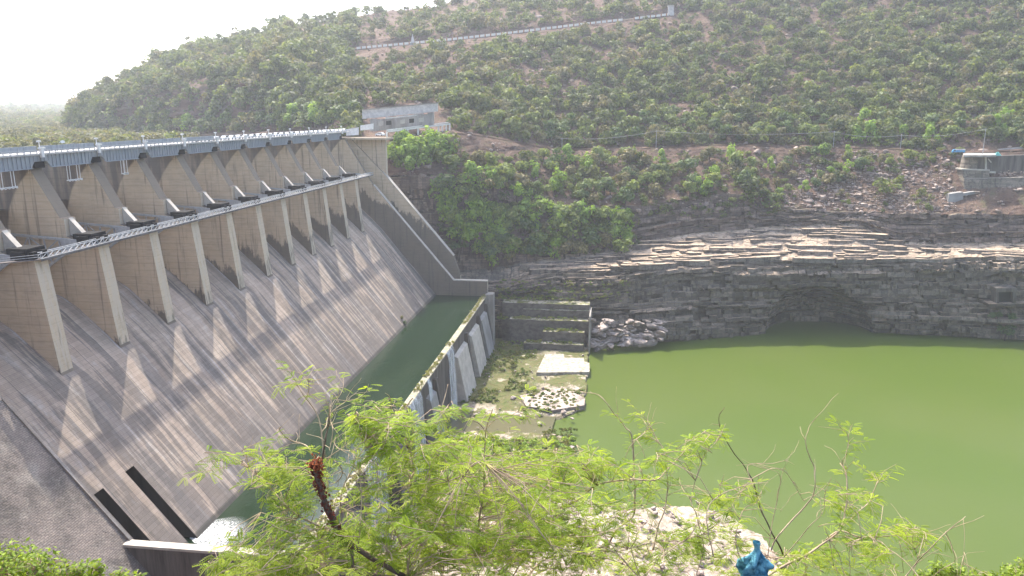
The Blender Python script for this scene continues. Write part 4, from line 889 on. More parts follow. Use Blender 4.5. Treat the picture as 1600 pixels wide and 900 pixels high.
b = MB(); V = [onz(np.array(float(x)), np.array(float(y)), 6.8-.0*x) for x, y in ((1506, 242.5), (1557, 242.5), (1556, 236), (1535, 235.2), (1504, 237.5))]; n_ = len(V); b.add(V+[q+np.array((0, 0, -1.2)) for q in V], [tuple(range(n_))]+[(i, i+n_, (i+1) % n_+n_, (i+1) % n_) for i in range(n_)]); b.build('top_slab', CONC, t)
b = MB(); A = pxq([(1544, 248, 355), (1549, 254, 354)]); b.beam(A[0], A[1], .6); b.build('prop', CONCL, t)
b = MB(); slab(b, [(1560, 233, 385), (1700, 220, 385), (1700, 246, 380), (1560, 246, 380)], 2); tag(b.build('roadside_wall', CONCG), 'pale grey roadside wall climbing to the right above the retaining walls', 'wall')
b = MB(); slab(b, [(1483, 303, 340), (1505, 300, 341), (1505, 316, 340), (1481, 317, 339)], 5); slab(b, [(1505, 302, 341.5), (1524, 299, 342.5), (1524, 303, 342.5), (1505, 306, 341.5)], 4); tag(b.build('concrete_block', CONCG), 'grey concrete block half buried in rubble below the retaining walls', 'concrete block')
b = MB(); A = pxq([(1552, 241, 355), (1560, 237, 358), (1565, 243, 354), (1554, 244, 353)]); rs = np.array(A).mean(0)
TARP = simple('turquoise_plastic', (.07, .30, .25), (.18, .42, .37), 1.5, .5, .3)
b.add([A[0], A[1], A[2], A[3], rs+np.array((0, 0, 1.6)), rs+np.array((.5, 0, -.6))], [(0, 4, 3), (0, 1, 4), (1, 2, 4), (2, 3, 4), (0, 3, 5), (3, 2, 5), (2, 1, 5), (1, 0, 5)]); tag(b.build('tarpaulin', TARP), 'turquoise tarpaulin heaped on top of the retaining wall', 'tarpaulin')
# blue truck and dark car by the bench road
BLUE = simple('blue_truck_paint', (.05, .28, .50), (.06, .22, .40), .5, .4, 0, None, .4); DARKP = simple('maroon_car_paint', (.10, .05, .06), (.05, .03, .04), .5, .3, 0, None, .5)
t = thing('truck', 'blue truck with a pale canopy parked on the road above the rubble slope', 'truck', tuple(ony(np.array(1497.), np.array(240.), 376)), 1.45)
b = MB(); b.box(-1.2, 1.2, -3.6, 1.6, .9, 2.3); b.build('cargo_bed', BLUE, t)
b = MB(); b.box(-1.2, 1.2, -3.7, 1.7, 2.32, 2.9); b.build('canopy', PALEW, t)
b = MB(); b.prism([(1.7, .7), (1.7, 2.7), (2.9, 2.6), (3.6, 1.7), (3.7, .7)], 0, -1.1, 1.1); cab = b.build('cab', BLUE, t)
b = MB(); b.prism([(1.95, 1.75), (1.95, 2.5), (2.8, 2.45), (3.3, 1.75)], 0, -1.13, 1.13); b.build('window', GLASS, cab)
for y in (-2.6, -1.5, 2.7):
    for x in (-1, 1): q = MB(); q.tube([(x-.15, y, .5), (x+.15, y, .5)], .5, 12); q.build('wheel', RUBBER, t)
c2 = make_car('parked_car', DARKP); c2.location = tuple(ony(np.array(1476.), np.array(238.5), 376)); c2.rotation_euler = (0, 0, 1.5); c2.scale = (1.25,)*3; c2['label'] = 'dark maroon car parked left of the blue truck'
# tunnel mouth in the cliff
t = thing('tunnel_portal', 'square pale concrete tunnel mouth set in the cliff above the water at the right', 'tunnel portal', (0, 0, 0))
b = MB(); FY = 293.8
slab(b, [(1557, 452, FY), (1561, 452, FY), (1561, 474, FY), (1557, 474, FY)], 9); b.build('side_wall', CONCD, t); b = MB(); slab(b, [(1583, 452, FY), (1588, 452, FY), (1588, 474, FY), (1583, 474, FY)], 9); b.build('side_wall', CONCD, t)
b = MB(); slab(b, [(1556, 450, FY-.3), (1589, 450, FY-.3), (1589, 456.5, FY-.3), (1556, 456.5, FY-.3)], 9.5); b.build('lintel', CONCD, t)
b = MB(); slab(b, [(1560.5, 456, FY+2.5), (1583.5, 456, FY+2.5), (1583.5, 475, FY+2.5), (1560.5, 475, FY+2.5)], .6); b.build('opening', DARK, t)
b = MB(); slab(b, [(1545, 475, FY-1.2), (1610, 474, FY-1.2), (1610, 478, FY-1.2), (1545, 479, FY-1.2)], 9); b.build('floor_ledge', CLIFF, t)
# poles and wires along the bench road
poles = [(878, 236, 372, 9, 'behind the trees at the left end of the bench road'), (1025, 231, 384, 12, 'in the middle of the bench road above the pale ledges'), (1302, 228, 388, 10, 'above the rubble slope'), (1407, 229, 386, 8, 'just left of the blue truck and the maroon car'), (1535, 243, 362, 17, 'standing on the retaining wall beside the turquoise tarpaulin')]
tops = []
for px, py, Y, h, where in poles:
    g = ony(np.array(px*1.), np.array(py*1.), Y); t = thing('utility_pole', 'thin grey utility pole '+where, 'pole', tuple(g), 0, 'utility poles along the bench road')
    b = MB(); b.tube([(0, 0, -1.5), (0, 0, h)], [.2, .13], 7); b.build('shaft', STEELG, t); b = MB(); b.box(-1, 1, -.07, .07, h-.9, h-.7); b.build('crossarm', STEELG, t); tops.append(g+np.array((0, 0, h-.6)))
b = MB()
for a, c in zip(tops[:-1], tops[1:]):
    for off in (-.8, .8): b.tube([a*(1-u)+c*u+np.array((off, 0, -4*u*(1-u)*2.2)) for u in np.linspace(0, 1, 14)], .04, 4)
tag(b.build('power_line', STEELG), 'sagging pale wires strung between the poles of the bench road', 'power line')
# ------------------------------------------------------------------ rocks
def rock_mesh(seed, mat):
    r = np.random.default_rng(seed); bm = MB(); n = 8; V = []
    for i in range(n+1):
        th = math.pi*i/n
        for j in range(2*n): ph = math.pi*j/n; V.append((math.sin(th)*math.cos(ph), math.sin(th)*math.sin(ph), math.cos(th)))
    V = np.array(V); nl = r.normal(0, 1, (9, 3)); nl /= np.linalg.norm(nl, axis=1)[:, None]; k = r.uniform(.5, .8, 9)
    for a, c in zip(nl, k): d = V@a; V = V-np.clip(d-c, 0, None)[:, None]*a
    V *= np.array((1, .75, .6))
    F = [(i*2*n+j, i*2*n+(j+1) % (2*n), (i+1)*2*n+(j+1) % (2*n), (i+1)*2*n+j) for i in range(n) for j in range(2*n)]
    return V, np.array(F)
RV = [rock_mesh(s, None) for s in range(8)]
RM = []
for i, (V, F) in enumerate(RV): o = mesh_np('boulder', V, F, BOULDER); RM.append(o.data); bpy.data.objects.remove(o)
spots = []
for _ in range(130):
    u = random.random(); px = 922+112*u; v = random.random(); pyb = 553-19*u; py = pyb-v*(56-26*u); spots.append((px, py, v))
for px, py, v in spots:
    g = ony(np.array(px), np.array(py), 245.5+12*(px-922)/113+7*v); s = (.7+3.2*random.random()**2)*(1.3 if v < .25 else 1)
    o = link(bpy.data.objects.new('boulder', random.choice(RM))); o.location = tuple(g); o.scale = (s*1.5, s, s*random.uniform(.55, 1.0)); o.rotation_euler = (random.uniform(-.3, .3), random.uniform(-.3, .3), random.uniform(0, 6.28))
    tag(o, ('large' if s > 1.9 else 'small')+(' pinkish boulder at the edge of the green water beside the stepped terraces' if v < .3 else ' pinkish boulder in the rock pile between the stepped terraces and the cliff'), 'boulder', 'boulders beside the stepped terraces')
def rockmass(name, places, lab, mat):
    Vs, Fs, o_ = [], [], 0
    for g, s in places:
        V, F = RV[random.randrange(8)]; a = random.uniform(0, 6.28); ca, sa = math.cos(a), math.sin(a); M_ = np.array(((ca, -sa, 0), (sa, ca, 0), (0, 0, random.uniform(.6, 1.2))))*s
        Vs.append(V@M_.T+g); Fs.append(F+o_); o_ += len(V)
    return tag(mesh_np(name, np.concatenate(Vs), np.concatenate(Fs), mat), lab, 'rubble', None, 'stuff')
RUB = mat_rock('rubble_rock', (.29, .225, .19), (.21, .165, .145), (.40, .325, .275), block=False)
pl = []
rub = [(1245, 250), (1330, 236), (1480, 245), (1500, 330), (1390, 336), (1340, 352), (1290, 330), (1200, 330), (1240, 300)]
while len(pl) < 2600:
    px, py = random.uniform(1180, 1510), random.uniform(235, 355)
    if inpoly(px, py, rub): pl.append((ground(px, py), random.expovariate(1/.5)*.8+.3))
for _ in range(120): px = random.uniform(1480, 1560); pl.append((ony(np.array(px), np.array(random.uniform(311, 326)), 343.5), random.uniform(.4, 1.6)))
for _ in range(160): pl.append((ground(random.uniform(1370, 1600), random.uniform(373, 382)), random.uniform(.25, .8)))
for _ in range(90): pl.append((ony(np.array(random.uniform(1560, 1640)), np.array(random.uniform(266, 279)), 354.), random.uniform(.3, 1.1)))
rockmass('rubble', pl, 'broken brown rubble spilling down the slope left of the retaining walls', RUB)
pl = [(ground(random.uniform(560, 1600), random.uniform(-10, 330)), random.expovariate(1/.7)+.4) for _ in range(2600)]
rockmass('hillside_rocks', pl, 'dark rocks strewn over the far hillside between the trees', RUB)
pl = []
for _ in range(420):
    x, y = random.uniform(100, 205), random.uniform(10, 74)
    if sdist(np.array(x), np.array(y)) > 0: pl.append((np.array((x, y, -91.5+random.uniform(-.5, 2))), random.uniform(.3, 1.6)))
for _ in range(260):
    x, y = random.uniform(66, 118), random.uniform(84, 235)
    pl.append((np.array((x, y, -93.3)), random.expovariate(1/.35)+.15))
rockmass('shore_rocks', pl, 'pale loose rocks lying on the rock shelf beside the green water', BOULDER)
# stepped terraces below the cliff
t = thing('stepped_terraces', 'four mossy concrete terrace steps with dark fronts beside the far end of the weir', 'terraces', (0, 0, 0))
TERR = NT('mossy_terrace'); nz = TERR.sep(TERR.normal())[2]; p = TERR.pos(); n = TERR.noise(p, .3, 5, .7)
fr_ = TERR.mix(TERR.ramp(TERR.noise(TERR.vmul(p, (.35, .35, .5)), 1, 5, .7), .35, .7), (.15, .13, .11), (.07, .06, .052))  # step fronts coloured dark as shade; moss only on the tops
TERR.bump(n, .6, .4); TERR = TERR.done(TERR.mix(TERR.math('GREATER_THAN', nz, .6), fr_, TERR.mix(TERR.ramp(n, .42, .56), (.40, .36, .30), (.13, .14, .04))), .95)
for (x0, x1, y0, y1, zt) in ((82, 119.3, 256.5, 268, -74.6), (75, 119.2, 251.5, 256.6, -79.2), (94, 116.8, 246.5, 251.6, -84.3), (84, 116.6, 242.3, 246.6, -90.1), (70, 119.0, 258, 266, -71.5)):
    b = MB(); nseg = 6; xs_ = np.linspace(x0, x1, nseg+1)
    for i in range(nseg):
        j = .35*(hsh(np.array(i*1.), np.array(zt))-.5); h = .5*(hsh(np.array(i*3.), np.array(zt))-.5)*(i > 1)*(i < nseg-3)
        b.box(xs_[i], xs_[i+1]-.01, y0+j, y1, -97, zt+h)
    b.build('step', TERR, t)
b = MB(); b.box(119.35, 120.2, 242.5, 262, -97, -74); b.build('side_wall', CONC, t)
for pts, z, lab in (([(852, 553), (880, 553), (882, 559), (912, 559), (913, 566), (921, 567), (921, 581), (838, 582)], -92.2, 'bright white concrete slab on the rock shelf at the edge of the green water'),
                    ([(812, 618), (850, 610), (880, 606), (914, 622), (913, 633), (862, 641), (822, 634)], -92.7, 'pale irregular rock slab beside the shallow channel')):
    top_ = [onz(np.array(float(x)), np.array(float(y)), z) for x, y in pts]; n = len(top_); b = MB()
    if 'irregular' in lab:
        b = MB()
    V = [tuple(q) for q in top_]+[(q[0], q[1], -96) for q in top_]; b.add(V, [tuple(range(n))[::-1]]+[(i, (i+1) % n, (i+1) % n+n, i+n) for i in range(n)]); tag(b.build('concrete_slab' if 'concrete' in lab else 'rock_slab', SLABM if 'concrete' in lab else BOULDER), lab, 'slab')
# ------------------------------------------------------------------ grass and low plants below the dam
GRASS = mat_leaf('river_grass', [(.09, .13, .03), (.14, .19, .04), (.20, .19, .065), (.12, .16, .04)], .35, .3)
TUFT = [crown(500+i, 60, 4, .55, .34) for i in range(5)]
feet, rad, tn = [], [], []
for _ in range(2600):
    x, y = random.uniform(66, 118), random.uniform(66, 238)
    k = float(vnoise(np.array((x*.09, y*.06, 4.))))
    if (k < .45 and y > 120) or abs(y-(138+.12*(x-62))) < 9 or (x > 92 and y > 180): continue
    feet.append((x, y, -93.6)); rad.append(random.uniform(.4, 1.5)*(1.2 if 84 < y < 126 else 1)); tn.append(random.random())
o = wood('shelf_grass', feet, rad, tn, 'grass and low weeds growing on the rock shelf below the weir', TUFT); o['category'] = 'grass'; o.data.materials[0] = GRASS
feet, rad, tn = [], [], []
for _ in range(900): x, y = random.uniform(70, 119), random.uniform(34, 123); feet.append((x, y, -93.2)); rad.append(random.uniform(.6, 1.9)); tn.append(random.random())
o = wood('shelf_bushes', feet, rad, tn, 'bright green low bushes crowding the rock shelf beside the channel', TUFT); o['category'] = 'bushes'; o.data.materials[0] = LEAFB
feet, rad, tn = [], [], []
for y in np.arange(2, 250, .5):
    if float(vnoise(np.array((y*.11, 3.3, 0.)))) > .40 and not (143 < y < 153 or 84 < y < 96): feet.append((61.6+random.uniform(-1.0, 1.0), y, -65.3)); rad.append(random.uniform(.25, .85)); tn.append(.3+.6*random.random())
o = wood('weir_grass', feet, rad, tn, 'yellow-green tufts growing along the crest of the weir', TUFT); o['category'] = 'grass'; o.data.materials[0] = mat_leaf('weir_moss', [(.16, .18, .03), (.24, .24, .05), (.20, .19, .06)], .3, 0)
feet, rad, tn = [], [], []
for (x0, x1, y0, y1, z) in ((82, 112, 258, 264, -74.4), (76, 112, 252, 256, -79), (95, 113, 247, 251, -84.1), (85, 110, 243, 246, -90), (66, 110, 262, 266, -66), (66, 112, 258, 262, -70), (66, 82, 252, 262, -80), (64, 110, 262, 268, -70), (70, 84, 240, 250, -92)):
    for _ in range(60): feet.append((random.uniform(x0, x1), random.uniform(y0, y1), z)); rad.append(random.uniform(.3, 1.3)); tn.append(random.random())
for _ in range(170): px = random.uniform(776, 985); feet.append(ony(np.array(px), np.array(random.uniform(440, 472)), 267.5)); rad.append(random.uniform(.4, 1.5)); tn.append(random.random())
o = wood('terrace_weeds', feet, rad, tn, 'weeds and grass overgrowing the stepped terraces and the cliff above them', TUFT); o['category'] = 'grass'; o.data.materials[0] = GRASS
for px, py, r, lab in ((627, 497, 1.1, 'leafless grey bush growing from the spillway face just above the pool'), (631, 505, 1.0, 'small green bush on the spillway face at the waterline')):
    n_ = np.array([39.1, 0, 31.6]); n_ /= np.linalg.norm(n_); d = ray(px, py); q = CAM+d*(((np.array([2.7, 0, -26.4])-CAM)@n_)/(d@n_))
    o = thing('wall_bush', lab, 'bush', tuple(q)); me = CRM['dry' if 'grey' in lab else 'dark'][0]; c_ = link(bpy.data.objects.new('crown', me), o); c_.location = (.5, 0, .4); c_.scale = (r, r*1.6, r)
    b = MB(); b.tube([(-.6, 0, -.2), (.2, 0, .2), (.6, .2, .8)], [.1, .07, .03], 5); b.build('stem', TRUNK, o)
b = MB()
for y in (8, 14): pass

# ------------------------------------------------------------------ foreground trees and shrubs
MESQ = mat_leaf('feathery_leaf', [(.15, .24, .018), (.225, .32, .022), (.30, .37, .035), (.18, .27, .03)], .5, .15)
SHRUBL = mat_leaf('shrub_leaf', [(.15, .23, .025), (.21, .29, .04), (.17, .24, .04)], .42, .1)
def leaf_template():
    Q = []
    def pinna(o_, ang, L, n):
        for k in range(n):
            s = (k+1)/n*L; w_ = .23*(1-.35*abs(2*k/n-1)); c = np.array((o_+s*math.cos(ang), s*math.sin(ang), -.28*(o_+s)**2))
            for sg in (-1, 1):
                a = ang+sg*1.0; d = np.array((math.cos(a), math.sin(a), -.25)); e = np.array((math.cos(ang), math.sin(ang), 0))*.056
                Q.append([c, c+d*w_*.5+e, c+d*w_, c+d*w_*.5-e])
    pinna(.12, .42, .85, 7); pinna(.12, -.42, .85, 7)
    return np.array(Q)
LT = leaf_template()
def frame(d, up):
    d = d/np.linalg.norm(d); s = np.cross(up, d); s /= np.linalg.norm(s)+1e-9; return np.stack([d, s, np.cross(d, s)], 1)
class Tree:
    def __init__(s): s.pts = []; s.cat = None; s.br = MB(); s.brd = MB(); s.L = []; s.tint = []
    def branch(s, pts, d0, d1, w0, w1, dark=False, wig=1.0):
        pts = np.array(pts, float); n = len(pts); t0 = np.arange(n); tt = np.linspace(0, n-1, max(6, (n-1)*4+1)); q = []
        for t in tt:
            i = min(int(t), n-2); u = t-i; p0, p1, p2, p3 = pts[max(i-1, 0)], pts[i], pts[i+1], pts[min(i+2, n-1)]
            q.append(.5*((2*p1)+(-p0+p2)*u+(2*p0-5*p1+4*p2-p3)*u*u+(-p0+3*p1-3*p2+p3)*u**3))
        q = np.array(q)+wig*np.stack([fbm(np.stack([tt*1.7+pts[0, 0], tt*0, tt*0], -1))*3, fbm(np.stack([tt*1.7+pts[0, 1], tt*0+5, tt*0], -1))*3], -1)
        D = np.linspace(d0, d1, len(q))+.25*fbm(np.stack([tt*.8+pts[0, 0], tt*0+9, tt*0], -1)); P = depth(q[:, 0], q[:, 1], D); r = np.linspace(w0*.72, w1*.8, len(q))*.5*D/FPX
        (s.brd if dark else s.br).tube(P, r, 6); s.pts.append(P[::2]); return P
    def twig(s, p, d, L, nl, ll, tint, leafy=True, r=.0028):
        n = 6; pts = [np.array(p)]; d = d/np.linalg.norm(d)
        for i in range(n): d = d+np.array((random.gauss(0, .16), random.gauss(0, .16), random.gauss(-.05, .12))); d /= np.linalg.norm(d); pts.append(pts[-1]+d*L/n)
        s.br.tube(pts, np.linspace(r, r*.45, n+1), 4)
        if leafy:
            for k in range(nl):
                u = (k+.6)/nl*n; i = min(int(u), n-1); q = pts[i]*(1-(u-i))+pts[i+1]*(u-i); ax = pts[i+1]-pts[i]; ax /= np.linalg.norm(ax)
                side = np.cross(ax, (0, 0, 1)); side /= np.linalg.norm(side)+1e-9
                dr = ax*.45+side*(1 if k % 2 else -1)*random.uniform(.6, 1.1)+np.array((0, 0, random.uniform(-.35, .3)))
                M_ = frame(dr, np.array((random.gauss(0, .35), random.gauss(0, .35), 1))); s.L.append((LT@M_.T)*ll*random.uniform(.75, 1.15)+q); s.tint.append((tint+random.gauss(0, .12)) % 1)
        return pts
    def join(s, p):
        if not s.pts: return
        A = s.cat = np.concatenate(s.pts) if s.cat is None else s.cat; d = A-p; i = int(np.argmin((d*d).sum(1)*(1+.6*(A[:, 2] > p[2])))); a = A[i]; m = a*.5+p*.5+np.array((random.gauss(0, .04), random.gauss(0, .04), .05)); s.br.tube([a, a*.6+m*.4, m, m*.4+p*.6, p], [.0035, .003, .0028, .0024, .002], 4)
    def fill(s, pg, n, dlo, dhi, nl=(5, 9), ll=.10):
        xs_, ys_ = [q[0] for q in pg], [q[1] for q in pg]; c = 0
        cx = sum(xs_)/len(xs_)
        while c < n:
            px, py = random.uniform(min(xs_), max(xs_)), random.uniform(min(ys_), max(ys_))
            if not inpoly(px, py, pg): continue
            c += 1; D = random.uniform(dlo, dhi); p = depth(np.array(px), np.array(py), D); a = random.uniform(0, 6.28)
            d = np.array((math.cos(a), math.sin(a)*.8, random.uniform(-.15, .65))); s.join(p-d/np.linalg.norm(d)*.12); s.twig(p-d/np.linalg.norm(d)*.12, d, random.uniform(.16, .34), random.randint(*nl), ll, random.random())
    def along(s, P, n, L, nl, leafy, u0=.25, ll=.10):
        for _ in range(n):
            u = random.uniform(u0, 1)*(len(P)-1); i = min(int(u), len(P)-2); q = P[i]*(1-(u-i))+P[i+1]*(u-i); ax = P[i+1]-P[i]; ax /= np.linalg.norm(ax)
            d = ax*.7+np.array((random.gauss(0, .6), random.gauss(0, .6), random.gauss(.25, .45))); s.twig(q, d, random.uniform(*L), nl, ll, random.random(), leafy)
    def build(s, root):
        if s.br.v: s.br.build('branches', BARK, root, True)
        if s.brd.v: s.brd.build('dark_branches', BARKD, root, True)
        if s.L:
            V = np.concatenate(s.L).reshape(-1, 3); n = len(s.L); k = LT.shape[0]*4
            mesh_np('foliage', V, np.arange(len(V)).reshape(-1, 4), MESQ, root, False, None, {'leaf': ('POINT', np.repeat(rng.random(n), k)), 'tint': ('POINT', np.repeat(np.array(s.tint), k))})
def gz(x, y): return 30.6-.86*max(y+156.5, -2)-.25*max(x-135, 0)*min(max((y+154)/20, 0), 1)
def rootpt(px, D): p = depth(np.array(px), np.array(900.), D); return (p[0], p[1], gz(p[0], p[1])-.2)
def stemdown(T, P, px, D, r):      # carry a stem that leaves the frame down to the ground
    g = np.array(rootpt(px, D)); T.brd.tube([P, P*.5+g*.5+np.array((.06, 0, 0)), g], [r, r*1.2, r*1.6], 7)
# left tree with the rust-brown dead stem
T = Tree(); g = rootpt(640, 5.6); root = thing('mesquite_tree', 'leafy green feathery-leaved tree with tangled pale twigs in front of the weir', 'tree', (0, 0, 0))
P = T.branch([(638, 905), (560, 893), (547, 855), (521, 818), (506, 790), (504, 760), (501, 735), (506, 700), (512, 670), (515, 638)], 5.4, 5.8, 9, 2.5, True); stemdown(T, P[0], 650, 5.4, .03)
T.along(P, 14, (.2, .5), 0, False, .5)
for pts, w0, w1, dk in (([(509, 827), (498, 821), (475, 811), (460, 802), (442, 784), (424, 764), (400, 742), (380, 722)], 5, 1.5, False), ([(545, 905), (518, 898), (504, 864), (491, 842), (464, 820), (435, 809), (408, 800)], 4, 1.5, False),
    ([(505, 735), (487, 710), (478, 697), (455, 688), (440, 675), (436, 668)], 4, 2, False), ([(506, 715), (498, 655), (478, 622), (467, 605), (462, 598)], 3.4, 1.2, False), ([(478, 624), (483, 606), (482, 590)], 2, .9, False),
    ([(508, 712), (503, 680), (510, 665), (514, 650), (528, 635), (546, 624)], 3.4, 1.2, False), ([(515, 700), (520, 672), (516, 645), (534, 610), (536, 590)], 2.4, .8, False), ([(505, 720), (540, 696), (570, 670), (585, 655), (610, 634)], 2, .8, False),
    ([(513, 665), (540, 658), (556, 664), (560, 674), (572, 700)], 2, .8, False), ([(520, 690), (530, 702), (548, 706), (556, 716)], 2, .8, False), ([(516, 715), (527, 724), (534, 735), (530, 750), (517, 757)], 3, 1.4, False),
    ([(512, 770), (511, 742), (505, 725)], 4, 3, False), ([(645, 621), (628, 645), (600, 664), (576, 680), (560, 700), (552, 730), (535, 765), (532, 800)], 3, 2.2, False), ([(500, 905), (520, 880), (560, 868), (600, 872), (640, 900)], 3, 2, False),
    ([(700, 600), (693, 630), (691, 660), (685, 700), (672, 740), (668, 770)], 1.5, 3, False), ([(553, 640), (557, 655), (566, 672), (572, 690)], 1.5, 2.4, False), ([(602, 613), (610, 622), (613, 640)], 1.2, 1.6, False),
    ([(770, 640), (760, 667), (757, 713), (756, 760), (751, 795), (746, 830), (742, 870)], 2, 5, False), ([(713, 650), (735, 655), (750, 664), (758, 672)], 1.6, 2.4, False), ([(757, 672), (775, 655), (800, 648), (812, 640)], 2, 1, False),
    ([(612, 864), (653, 843), (690, 822), (710, 812)], 4, 4.5, False), ([(580, 905), (612, 864)], 5, 4, False), ([(722, 745), (742, 724), (760, 725)], 3.4, 1.6, False), ([(700, 752), (722, 742), (735, 720), (737, 705)], 3, 1.4, False),
    ([(632, 900), (640, 870), (656, 858)], 4, 1.6, False), ([(563, 745), (564, 800), (560, 850)], 1.8, 2.6, False), ([(640, 700), (646, 735), (640, 760)], 1.3, 2, False), ([(690, 905), (700, 865), (725, 850), (735, 862)], 2.2, 1.4, False)):
    D = random.uniform(5.3, 6.6); P = T.branch(pts, D, D+random.uniform(-.3, .5), w0, w1, dk); T.along(P, 3 if dk else 5, (.10, .28), 5, random.random() < .55)
T.fill([(556, 728), (640, 690), (730, 690), (860, 715), (925, 705), (950, 735), (900, 790), (870, 850), (830, 905), (440, 905), (400, 880), (470, 845), (560, 800)], 200, 5.2, 7.6)
T.fill([(640, 770), (880, 760), (960, 790), (940, 905), (430, 905), (420, 870), (560, 830)], 170, 5.0, 7.2)
T.fill([(700, 715), (860, 700), (890, 725), (880, 780), (700, 790), (640, 760)], 62, 6.2, 7.8)
T.fill([(560, 690), (572, 665), (600, 645), (632, 640), (628, 690), (590, 715)], 34, 5.4, 5.9)
T.fill([(398, 708), (478, 708), (492, 770), (470, 800), (405, 790)], 34, 5.3, 6.2); T.fill([(330, 870), (430, 805), (500, 830), (520, 905), (320, 905)], 75, 5.0, 6.2)
T.fill([(540, 610), (566, 615), (580, 660), (560, 672)], 9, 5.4, 5.8); T.fill([(640, 655), (720, 625), (715, 700), (650, 720)], 20, 5.6, 6.4); T.fill([(600, 700), (690, 690), (690, 770), (590, 780)], 24, 5.5, 6.5); T.fill([(300, 690), (430, 680), (420, 730), (320, 830)], 8, 5.2, 5.8)
T.build(root)
# dead rust-brown stem
RUST = simple('rust_brown_buds', (.17, .045, .03), (.10, .03, .022), 30, .9, .4); RUSTO = simple('orange_brown_buds', (.33, .10, .04), (.24, .07, .035), 30, .9, .4)
t = thing('dead_stem', 'rust-brown dead stem clustered with dry buds, leaning among the feathery branches', 'dead stem', (0, 0, 0))
path = np.array([(492, 722), (494, 742), (504, 775), (518, 808), (531, 838), (552, 853), (585, 875), (640, 905)], float); tt = np.linspace(0, 6.99, 60); q = np.stack([np.interp(tt, range(8), path[:, 0]), np.interp(tt, range(8), path[:, 1])], -1); D = np.linspace(5.35, 5.5, 60); PD = depth(q[:, 0], q[:, 1], D)
b = MB(); b.tube(PD, np.interp(tt, [0, 3, 4.6, 5, 7], [.016, .02, .026, .02, .018]), 8); b.build('stem', BARKD, t, True)
def buds(name, u0, u1, n, rad, s0, s1, mat):
    b = MB()
    for _ in range(n):
        u = random.uniform(u0, u1); i = int(u/7*59); p = PD[min(i, 59)]+np.array([random.gauss(0, rad) for _ in range(3)]); s = random.uniform(s0, s1)
        O = np.array([(1, 0, 0), (-1, 0, 0), (0, 1, 0), (0, -1, 0), (0, 0, 1), (0, 0, -1)], float)*s*np.array([random.uniform(.7, 1.4) for _ in range(3)])+p
        b.add(O, [(0, 2, 4), (2, 1, 4), (1, 3, 4), (3, 0, 4), (2, 0, 5), (1, 2, 5), (3, 1, 5), (0, 3, 5)])
    b.build(name, mat, t)
buds('bud_cluster', .25, 5.0, 620, .017, .004, .011, RUST); buds('tip_cluster', 0, .55, 130, .024, .005, .012, RUSTO)
